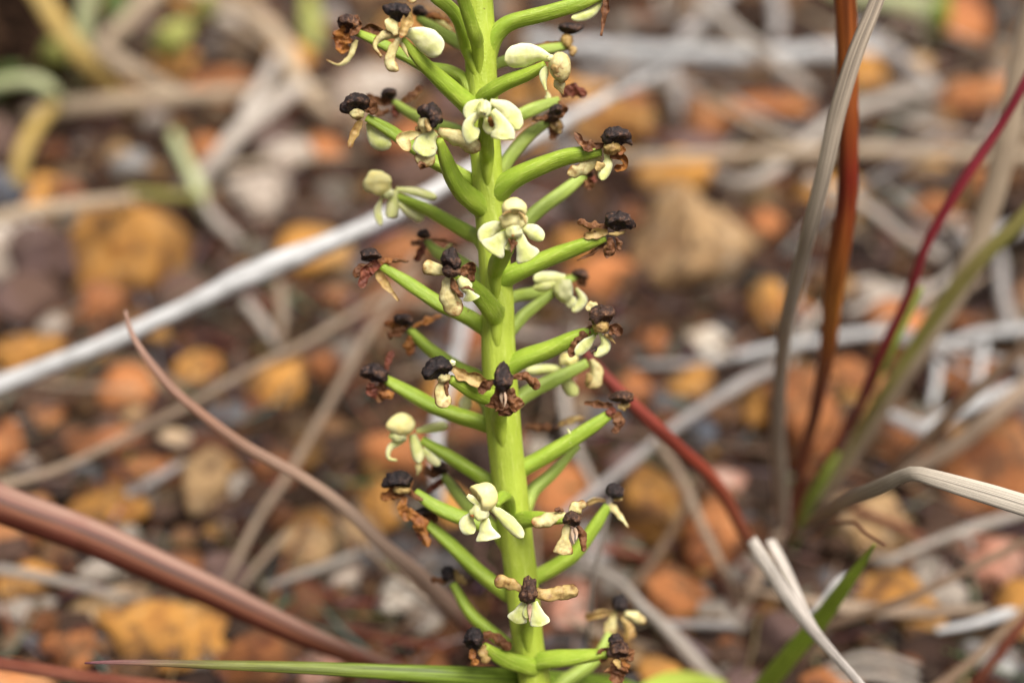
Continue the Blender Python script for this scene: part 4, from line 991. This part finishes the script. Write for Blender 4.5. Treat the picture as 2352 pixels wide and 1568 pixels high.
flower(2, 0, -5, [(1230, 780), (1290, 700), (1400, 640), (1650, 530), (1830, 465), (1970, 420)], (68, 38), [
    ('s', 'B', 18, [(1960, 460), (1880, 520), (1775, 575)], {'d': 1.4}), ('w', 'B', 36, [(1985, 340), (1890, 355), (1780, 308)], {'cup': 1.2}), ('w', 'T', 38, [(1985, 380), (1900, 390), (1820, 415)]), ('w', 'B', 34, [(2000, 420), (2000, 480), (1975, 560)]), ('w', 'B', 20, [(2040, 420), (2060, 460), (2055, 510)]),
    ('w', 'T', 14, [(1990, 395), (2050, 395), (2105, 380)]), ('h', 'D', 2050, 308, 86, 62, {'beak': (-0.6, 0.35)})], WI)
flower(2, 3, 7, [(1270, 1110), (1340, 1030), (1430, 930), (1610, 795)], (50, 40), [
    ('t', 'C', 44, [(1700, 690), (1600, 690), (1485, 700)], {'cup': 1.2}), ('t', 'C', 36, [(1640, 740), (1570, 755), (1480, 760)]), ('l', 'C', 34, [(1770, 760), (1810, 840), (1745, 915)], {'cup': 1.2}), ('l', 'C', 40, [(1720, 800), (1740, 850), (1700, 860)]), ('h', 'C', 1690, 772, 72, 80, {'open': None})], FR, pale=True)
flower(2, 12, 20, [(1330, 830), (1500, 790), (1650, 730), (1760, 690)], (44, 36), [
    ('w', 'B', 34, [(1770, 690), (1810, 720), (1840, 740)]), ('h', 'N', 1800, 670, 58, 42)], WI, pale=True)
flower(2, 1, -5, [(1250, 1390), (1310, 1310), (1400, 1245), (1600, 1165), (1780, 1085), (1910, 1040)], (70, 42), [
    ('w', 'A', 32, [(1840, 905), (1870, 885), (1920, 880)], {'d': 1.5}), ('w', 'B', 44, [(1900, 1020), (1810, 1090), (1728, 1225)], {'cup': 1.2}), ('l', 'G', 42, [(1900, 1080), (1840, 1140), (1770, 1210)]), ('l', 'C', 36, [(1930, 1060), (1965, 1150), (1890, 1215)], {'cup': 1.5}), ('w', 'D', 14, [(1905, 1145), (1900, 1170), (1870, 1190)], {'d': -0.4}),
    ('s', 'T', 16, [(1960, 1070), (2000, 1095), (2035, 1132)]), ('w', 'B', 38, [(1990, 1040), (2050, 1040), (2060, 1085)], {'cup': 1.6}), ('c', 'T', 1938, 1020, 52, 40), ('h', 'N', 1945, 945, 78, 74, {'beak': (0.2, 0.2)})], WI)
flower(2, 4, 9, [(1190, 1430), (1110, 1350), (1000, 1300), (800, 1180), (650, 1040)], (50, 42), [
    ('w', 'O', 36, [(640, 1000), (560, 1010), (475, 990)]), ('w', 'O', 24, [(670, 1020), (760, 980), (870, 940)]), ('w', 'O', 40, [(650, 1080), (650, 1150), (650, 1215)]), ('w', 'B', 40, [(620, 1030), (560, 1060), (500, 1080)]), ('h', 'D', 610, 970, 60, 44)], WI)
flower(2, -2, -11, [(1240, 1540), (1180, 1490), (1080, 1450), (930, 1370)], (62, 42), [
    ('t', 'T', 42, [(925, 1280), (1000, 1335), (1090, 1370), (1175, 1392)], {'cup': 1.2}), ('t', 'A', 52, [(880, 1380), (870, 1470), (905, 1560)], {'cup': 1.0}), ('w', 'B', 18, [(905, 1365), (900, 1430), (908, 1485)]), ('c', 'C', 938, 1262, 24, 20), ('c', 'A', 880, 1360, 40, 34, {'d': 0.5}), ('h', 'K', 848, 1295, 82, 70, {'beak': (3.75, 0.45)})], WI)
flower(2, -4, -18, [(1250, 1640), (1260, 1560), (1275, 1480), (1280, 1410)], (62, 38), [
    ('t', 'B', 30, [(1240, 1380), (1175, 1405), (1118, 1465)], {'cup': 1.0}), ('t', 'B', 30, [(1325, 1365), (1410, 1350), (1470, 1385), (1525, 1435)], {'cup': 1.0}), ('f', 'B', 54, [(1250, 1430), (1240, 1500), (1225, 1570)]), ('f', 'B', 62, [(1330, 1430), (1345, 1500), (1370, 1590)]),
    ('f', 'B', 52, [(1290, 1440), (1290, 1530), (1290, 1620)], {'d': 0.8}), ('s', 'P', 10, [(1272, 1455), (1268, 1500), (1282, 1555)], {'d': -0.5}), ('s', 'P', 9, [(1292, 1460), (1298, 1510), (1290, 1560)], {'d': -0.5}), ('h', 'D', 1280, 1370, 58, 76, {'beak': (1.55, 0.35), 'open': None})], WI, bract=False)
flower(2, 2, 2, [(1230, 1710), (1130, 1660), (980, 1615), (800, 1550), (640, 1460), (490, 1375)], (58, 44), [
    ('w', 'X', 24, [(490, 1330), (505, 1250), (540, 1175)], {'d': 2.5}), ('w', 'B', 44, [(480, 1380), (460, 1440), (440, 1530)]), ('w', 'X', 40, [(400, 1400), (400, 1460), (430, 1500)]), ('w', 'O', 30, [(450, 1470), (510, 1480), (540, 1500)]), ('h', 'D', 410, 1330, 86, 62)], WI)
flower(2, 3, 7, [(1310, 1590), (1390, 1500), (1500, 1430), (1650, 1360), (1845, 1262)], (58, 46), [
    ('t', 'C', 36, [(1680, 1300), (1560, 1300), (1435, 1310)], {'d': 2}), ('t', 'C', 48, [(1700, 1340), (1730, 1400), (1780, 1480)], {'d': 1.5}), ('l', 'A', 60, [(1870, 1240), (1900, 1320), (1850, 1430)], {'cup': 1.3}), ('h', 'Y', 1720, 1240, 62, 52, {'d': 2.5, 'open': None}), ('w', 'T', 24, [(1850, 1330), (1860, 1370), (1845, 1400)], {'d': -0.6})], FR, pale=True)
# --- lower window
flower(3, 6, 12, [(1130, 300), (1095, 220), (1060, 120), (990, 60)], (36, 34), [('l', 'C', 52, [(960, 20), (935, 100), (915, 170)]), ('c', 'Y', 960, 10, 40, 40)], FR, pale=True)
flower(3, 2, 5, [(1200, 750), (1120, 690), (1000, 615), (800, 495), (610, 380)], (58, 44), [
    ('t', 'C', 34, [(570, 320), (680, 300), (800, 280)]), ('l', 'C', 40, [(620, 440), (680, 510), (740, 560)]), ('s', 'A', 26, [(590, 540), (590, 590), (575, 635)]), ('t', 'C', 46, [(535, 340), (560, 430), (590, 545)]), ('s', 'C', 28, [(490, 370), (385, 430), (370, 505), (430, 525)], {'cup': 1.3}), ('c', 'C', 440, 345, 64, 50), ('h', 'Y', 470, 265, 92, 88, {'open': None, 'beak': (3.2, 0.35)})], FR)
flower(3, 1, 0, [(1160, 1050), (1080, 1000), (930, 955), (720, 865), (560, 755)], (58, 46), [
    ('w', 'O', 46, [(490, 765), (400, 770), (310, 800)]), ('w', 'O', 42, [(490, 790), (475, 880), (520, 960)]), ('w', 'O', 50, [(510, 880), (590, 990), (655, 1155)]), ('w', 'B', 22, [(540, 670), (530, 750), (620, 815)]), ('c', 'T', 470, 740, 60, 30), ('h', 'K', 442, 668, 92, 68, {'open': (0, -0.9, 0.3)})], WI)
flower(3, 2, 2, [(1290, 1540), (1200, 1470), (1000, 1315), (800, 1120), (640, 975)], (60, 44), [
    ('w', 'B', 40, [(640, 960), (690, 930), (720, 970)]), ('w', 'X', 44, [(620, 960), (610, 1040), (640, 1100)]), ('h', 'D', 622, 905, 54, 42)], WI)
flower(3, 6, 13, [(1110, 980), (980, 890), (860, 760), (770, 640)], (48, 44), [
    ('w', 'B', 36, [(780, 610), (700, 610), (620, 590)]), ('w', 'X', 30, [(770, 650), (700, 720), (640, 760)]), ('h', 'D', 735, 575, 54, 44)], WI, pale=True)
flower(3, -2, -15, [(1240, 940), (1230, 830), (1200, 790), (1140, 840)], (52, 42), [
    ('t', 'C', 46, [(1120, 865), (1200, 930), (1270, 1000), (1345, 1085)], {'cup': 1.7}), ('l', 'C', 54, [(985, 900), (945, 980), (985, 1055)], {'cup': 1.2}), ('f', 'C', 82, [(1065, 940), (1065, 1000), (1072, 1050), (1080, 1108)], {'cup': 0.8}), ('c', 'C', 1030, 895, 66, 60), ('c', 'O', 973, 926, 13, 10, {'d': -1.3}),
    ('h', 'Y', 1065, 785, 90, 96, {'open': (-0.95, -0.35, 0.35), 'beak': (3.0, 0.55)}), ('s', 'C', 22, [(940, 778), (985, 815), (1060, 885)], {'d': -0.3, 'cup': 0.5})], FR)
flower(3, 0, -11, [(1280, 1010), (1340, 960), (1450, 950), (1640, 955)], (66, 42), [
    ('t', 'A', 48, [(1650, 920), (1560, 930), (1480, 955), (1400, 970)], {'cup': 1.2}), ('w', 'A', 44, [(1690, 910), (1740, 865), (1800, 835)], {'cup': 1.0}), ('w', 'B', 20, [(1570, 880), (1600, 885), (1640, 890)]), ('f', 'A', 64, [(1665, 990), (1645, 1080), (1630, 1210)], {'cup': 0.8}), ('w', 'B', 32, [(1735, 1000), (1770, 1080), (1780, 1185)]),
    ('s', 'P', 14, [(1700, 1020), (1702, 1070), (1712, 1130)]), ('s', 'P', 12, [(1715, 1010), (1730, 1060), (1725, 1100)]), ('h', 'N', 1700, 948, 58, 54)], WI)
flower(3, 2, 1, [(1350, 1430), (1440, 1370), (1600, 1280), (1720, 1190), (1850, 1010), (1955, 850)], (60, 44), [
    ('t', 'T', 18, [(1940, 815), (1870, 810), (1790, 840)]), ('s', 'A', 28, [(1970, 840), (2040, 920), (2105, 1010)]), ('w', 'T', 30, [(1990, 800), (2040, 790), (2060, 810)]), ('h', 'K', 2000, 742, 62, 56, {'open': None})], WI)
flower(3, 1, 0, [(1260, 700), (1320, 600), (1450, 520), (1650, 400), (1820, 290), (1985, 180)], (66, 46), [
    ('s', 'G', 14, [(1680, 400), (1690, 350), (1662, 298)], {'d': -0.6}), ('w', 'B', 24, [(1990, 130), (1880, 120), (1780, 112)]), ('w', 'B', 44, [(2000, 180), (2030, 250), (2000, 330)]), ('w', 'T', 28, [(2030, 140), (2080, 135), (2120, 120)]), ('w', 'X', 36, [(2000, 150), (1980, 180), (1990, 220)]), ('h', 'N', 2060, 70, 76, 48)], WI)
flower(3, 4, 6, [(1370, 860), (1420, 740), (1560, 610), (1740, 420)], (56, 30), [
    ('w', 'B', 30, [(1360, 270), (1450, 285), (1550, 275)], {'d': 6}), ('w', 'T', 28, [(1600, 270), (1690, 230), (1790, 215)], {'d': 6}), ('h', 'N', 1570, 290, 40, 34, {'d': 7})], WI, pale=True)
# --- bottom window
flower(4, -4, -17, [(1090, 760), (1090, 680), (1105, 620), (1110, 570)], (64, 42), [
    ('t', 'T', 46, [(1060, 510), (960, 460), (838, 432)], {'cup': 0.9}), ('t', 'T', 58, [(1165, 525), (1270, 550), (1380, 530), (1498, 508)], {'cup': 0.9}), ('f', 'G', 72, [(1070, 610), (1040, 680), (1005, 770)], {'cup': 0.7}), ('f', 'G', 74, [(1150, 600), (1175, 690), (1200, 795)], {'cup': 0.7}), ('s', 'P', 18, [(1115, 610), (1116, 680), (1115, 755)]), ('l', 'G', 30, [(1095, 620), (1090, 680), (1092, 730)], {'d': 0.6}),
    ('h', 'N', 1105, 535, 66, 66, {'beak': (1.5, 1.0), 'open': None}), ('s', 'T', 14, [(1105, 520), (1108, 460), (1113, 400)], {'d': -0.8})], WI, bract=False)
flower(4, 0, -8, [(1190, 1140), (1090, 1095), (910, 1040), (760, 950)], (74, 52), [
    ('t', 'B', 40, [(750, 850), (830, 860), (900, 910), (972, 970)], {'cup': 1.1}), ('w', 'O', 38, [(680, 970), (670, 1030), (700, 1095)]), ('w', 'T', 50, [(735, 940), (750, 1010), (780, 1085)]), ('h', 'K', 678, 890, 70, 84, {'beak': (4.0, 0.3)})], WI)
flower(4, 3, 7, [(1040, 1000), (900, 900), (780, 810), (640, 680), (510, 455)], (58, 44), [
    ('w', 'B', 32, [(470, 430), (410, 440), (335, 420)]), ('w', 'T', 34, [(530, 400), (570, 420), (620, 460)]), ('w', 'T', 22, [(500, 350), (530, 360), (560, 400)]), ('h', 'K', 470, 375, 52, 60, {'open': None})], WI)
flower(4, 4, 8, [(1200, 1500), (1340, 1270), (1500, 1150), (1640, 1030), (1740, 840)], (64, 38), [
    ('t', 'T', 34, [(1780, 680), (1660, 690), (1545, 725)]), ('t', 'A', 46, [(1860, 690), (1940, 715), (2025, 765)]), ('l', 'A', 50, [(1790, 670), (1760, 770), (1735, 890)]), ('l', 'T', 44, [(1830, 720), (1890, 810), (1880, 910)]), ('h', 'K', 1822, 610, 62, 70, {'open': None})], WI, pale=True)
flower(4, 0, -7, [(1130, 1110), (1220, 1060), (1450, 1040), (1720, 1005)], (74, 54), [
    ('w', 'B', 40, [(1760, 970), (1690, 1000), (1690, 1070)], {'cup': 1.3}), ('w', 'B', 62, [(1790, 1040), (1800, 1130), (1790, 1240)]), ('w', 'O', 40, [(1840, 1050), (1860, 1110), (1840, 1180)]), ('w', 'B', 36, [(1850, 980), (1900, 1000), (1900, 1070)]), ('w', 'T', 24, [(1770, 1060), (1800, 1080), (1820, 1120)], {'d': -0.8}), ('h', 'D', 1790, 900, 52, 50), ('h', 'N', 1815, 975, 76, 66)], WI)
# flowers above the frame, so that the spike goes on
for yy, xx, sgn in ((-330, 500, -1), (-380, 1750, 1), (-620, 700, -1), (-640, 1600, 1), (-820, 1150, -1)):
    flower(1, 0, -6 if sgn > 0 else 4, [(1180, yy + 380), (1150 + sgn * 60, yy + 250), ((1150 + xx) / 2, yy + 120), (xx, yy)], (60, 38), [
        ('l', 'A', 56, [(xx, yy), (xx - 60, yy + 60), (xx - 70, yy + 160)]), ('w', 'B', 40, [(xx, yy), (xx + 90, yy - 10), (xx + 160, yy + 40)]), ('w', 'T', 36, [(xx, yy), (xx - 90, yy - 20), (xx - 150, yy + 10)]), ('h', 'D', xx + sgn * 20, yy - 80, 76, 72)], WI)
# ------------------------------------------------------------------ the rest of the stony litter
RF = random.Random(21)
FILL = []          # (object, what it is, position, size)


def by_landmark():
    """label each loose pebble and straw by the placed stone it lies nearest to; ties are told apart by size"""
    names = [n for _, _, n in LAND]
    lands = [l for l in LAND if names.count(l[2]) == 1]
    cells = {}
    for o, what, p, size in FILL:
        l = min(lands, key=lambda e: (e[0] - p.x) ** 2 + (e[1] - p.y) ** 2)[2]
        cells.setdefault((what, l), []).append((size, o))
    for (what, l), items in cells.items():
        items.sort(key=lambda e: -e[0])
        n = len(items)
        adj = [''] if n == 1 else (['larger', 'smaller'] if n == 2 else ['largest'] + ['mid-sized'] * (n - 2) + ['smallest'])
        if 'pebble' not in what: adj = [a.replace('larg', 'long').replace('longer', 'longer').replace('smaller', 'shorter').replace('smallest', 'shortest').replace('mid-sized', 'middling') for a in adj]
        for a, (_, o) in zip(adj, items):
            o['label'] = ((a + ' ') if a else '') + what + ' nearest to the ' + l

SHARED = []
for i in range(14):
    v, f = stone_shape(RF, ICO3)
    me = bpy.data.meshes.new('pebble'); me.from_pydata([tuple(q * MM) for q in v], [], f)
    me.polygons.foreach_set('use_smooth', [True] * len(me.polygons)); SHARED.append(me)
CLASS = [('ochre', 'ochre pebble scattered among dry litter', 20), ('rust', 'rust-coloured pebble scattered among dry litter', 34), ('tan', 'buff pebble scattered among dry litter', 10), ('pale', 'pale grey-pink pebble scattered among dry litter', 6),
         ('purple', 'dark purplish pebble scattered among dry litter', 22), ('dark', 'blackish brown pebble scattered among dry litter', 34), ('grey', 'light grey pebble scattered among dry litter', 4)]
MESHC = {}
for kind, lab, cnt in CLASS:
    for i in range(cnt):
        for _ in range(60):
            x, y = RF.uniform(-80, 2430), RF.uniform(-60, 1620)
            r = RF.uniform(6, 17 if y < 1150 else 11) * (0.7 if kind in ('grey', 'pale', 'tan') else 1)
            c = G(x, y, 3)
            if all((c.x - a) ** 2 + (c.y - b_) ** 2 > (0.8 * rr0 + 0.75 * r) ** 2 for a, b_, rr0 in HAND): break
        HAND.append((c.x, c.y, r * 0.8))
        k = RF.randrange(14)
        if (kind, k) not in MESHC:
            me = SHARED[k].copy(); me.materials.append(ST[kind]); MESHC[(kind, k)] = me
        o = bpy.data.objects.new('pebble', MESHC[(kind, k)]); COL.objects.link(o)
        o.scale = (r, r * RF.uniform(0.7, 1.0), r * RF.uniform(0.5, 0.8))
        o.rotation_euler = (RF.uniform(-0.4, 0.4), RF.uniform(-0.4, 0.4), RF.uniform(0, 6.28))
        o.location = Vector((c.x, c.y, ground_h(c.x, c.y) + r * 0.1)) * MM
        tag(o, lab, 'pebble', kind + ' pebbles in the litter')
        FILL.append((o, lab.split(' scattered')[0], c, r))

SC = [('tan', 'loose tan straw lying on the stones', 'loose tan straws', 14), ('pale', 'loose bleached straw lying on the stones', 'loose bleached straws', 14), ('beige', 'loose beige straw among far stones and grass', 'loose beige straws', 12), ('grey', 'loose thin grey twig lying on the stones', 'loose grey twigs', 12), ('brown', 'loose dark brown stalk lying on the stones', 'loose brown stalks', 12), ('redbrown', 'loose reddish stalk lying on the stones', 'loose reddish stalks', 8)]
for kind, lab, grp, cnt in SC:
    for i in range(cnt):
        y = RF.uniform(-60, 480) if kind == 'beige' else RF.uniform(-60, 1000 if kind in ('grey', 'pale') else 1600)
        x = RF.uniform(1150, 2450) if (RF.random() < 0.72 or kind in ('grey', 'pale')) else RF.uniform(-80, 1200)
        c = G(x, y, 0); L = RF.uniform(22, 75); a = RF.uniform(0, math.pi); bend = RF.uniform(-0.10, 0.10) * L
        d = Vector((math.cos(a), math.sin(a), 0)); pd = Vector((-d.y, d.x, 0)); h0 = RF.uniform(5, 10); tl = RF.uniform(-3, 9)
        pts = [c + d * (L * (t - 0.5)) + pd * (bend * 4 * t * (1 - t)) + Vector((0, 0, h0 + tl * (t - 0.3))) for t in (0, 0.3, 0.6, 1)]
        hw = RF.uniform(0.4, 1.15)
        if kind in ('grey', 'redbrown', 'brown'):
            v, f, u = tube_geo(pts, [hw * 0.8, hw, hw, hw * 0.5], n=18, m=8, lump=0.2, seed=RF.uniform(0, 50))
            nm = 'dead_twig' if kind == 'grey' else 'dry_stalk'
        else:
            v, f, u = sheet_geo(pts, [hw * 0.7, hw * 1.4, hw * 1.3, hw * 0.3], n=18, m=4, cup=0.8, thick=0.2, crumple=0.1, face=Vector((0, -0.3, 1)), seed=RF.uniform(0, 50))
            nm = 'dry_straw'
        FILL.append((tag(mesh_obj(nm, v, f, SM[kind], None, u), lab, 'twig' if kind == 'grey' else 'stalk', grp), lab.split(' lying')[0].split(' among')[0], c, L))

by_landmark()

# fine gravel and chopped litter nobody could count
m, ns, ls, b = new_mat('gravel_mix', 0.9, 0.15)
at = ns.new('ShaderNodeVertexColor'); at.layer_name = 'tint'
gn = noise_tex(ns, ls, coord(ns, ls, 'Object', 1.0), 700, 4)
ls.new(mixc(ns, ls, ramp_fac(ns, ls, gn, 0.35, 0.7), at.outputs[0], mixc(ns, ls, 0.5, at.outputs[0], (0.1, 0.06, 0.04))), b.inputs['Base Color'])
PAL = [(0.36, 0.18, 0.05), (0.24, 0.09, 0.035), (0.07, 0.035, 0.02), (0.10, 0.055, 0.035), (0.04, 0.025, 0.02), (0.22, 0.08, 0.035), (0.30, 0.20, 0.12), (0.09, 0.05, 0.035), (0.05, 0.03, 0.022), (0.14, 0.08, 0.06), (0.42, 0.36, 0.30), (0.16, 0.16, 0.17), (0.26, 0.13, 0.06)]
dirs, tri = ICO1
V, F, C_ = [], [], []
for i in range(8000):
    y = RF.uniform(110, 760); x = RF.uniform(-0.44 * y - 60, 0.44 * y + 60)
    r = min(1.3 + RF.expovariate(0.55), 6.5)
    c = Vector((x, y, ground_h(x, y) - 1.0 + r * 0.2))
    sx, sy, sz = r * RF.uniform(0.8, 1.3), r * RF.uniform(0.7, 1.2), r * RF.uniform(0.5, 0.9); sd_ = RF.uniform(0, 90)
    k = len(V); col = RF.choice(PAL); a = RF.uniform(0.25, 0.85)
    for d in dirs:
        q = d * (1 + 0.4 * n3(d, 1.3, sd_)); V.append(c + Vector((q.x * sx, q.y * sy, q.z * sz))); C_.append(tuple(min(e * a, 1) for e in col))
    F += [tuple(e + k for e in t) for t in tri]
tag(mesh_obj('gravel', V, F, m, cols=C_, origin=Vector((0, 0, 0)), smooth=False), 'fine mixed brown gravel between the stones', 'gravel', kind='stuff')

LP = [(0.34, 0.25, 0.17), (0.40, 0.34, 0.27), (0.26, 0.18, 0.12), (0.16, 0.09, 0.055), (0.30, 0.27, 0.245), (0.07, 0.04, 0.028), (0.10, 0.055, 0.035), (0.12, 0.07, 0.045), (0.28, 0.10, 0.05)]
V, F, C_ = [], [], []
for i in range(5000):
    y = RF.uniform(110, 760); x = RF.uniform(-0.44 * y - 60, 0.44 * y + 60)
    L = RF.uniform(6, 34); a = RF.uniform(0, 6.28); hw = RF.uniform(0.2, 0.75); z0 = ground_h(x, y) + RF.uniform(0.5, 4.5)
    d = Vector((math.cos(a), math.sin(a), RF.uniform(-0.12, 0.12))); s_ = Vector((-d.y, d.x, 0)); bd = s_ * RF.uniform(-0.2, 0.2) * L
    k = len(V); col = tuple(e * RF.uniform(0.4, 0.95) for e in RF.choice(LP))
    for t in (0, 0.5, 1):
        c = Vector((x, y, z0)) + d * (L * t) + bd * (4 * t * (1 - t))
        e = hw * (1 - 0.5 * t)
        V += [c - s_ * e, c + s_ * e, c + Vector((0, 0, e * 0.8))]; C_ += [col] * 3
    for t in (0, 3):
        q = k + t
        F += [(q, q + 1, q + 4, q + 3), (q + 1, q + 2, q + 5, q + 4), (q + 2, q, q + 3, q + 5)]
    F += [(k, k + 2, k + 1), (k + 6, k + 7, k + 8)]
tag(mesh_obj('plant_litter', V, F, m, cols=C_, origin=Vector((0, 0, 0))), 'chopped dry plant litter strewn over the gravel', 'litter', kind='stuff')
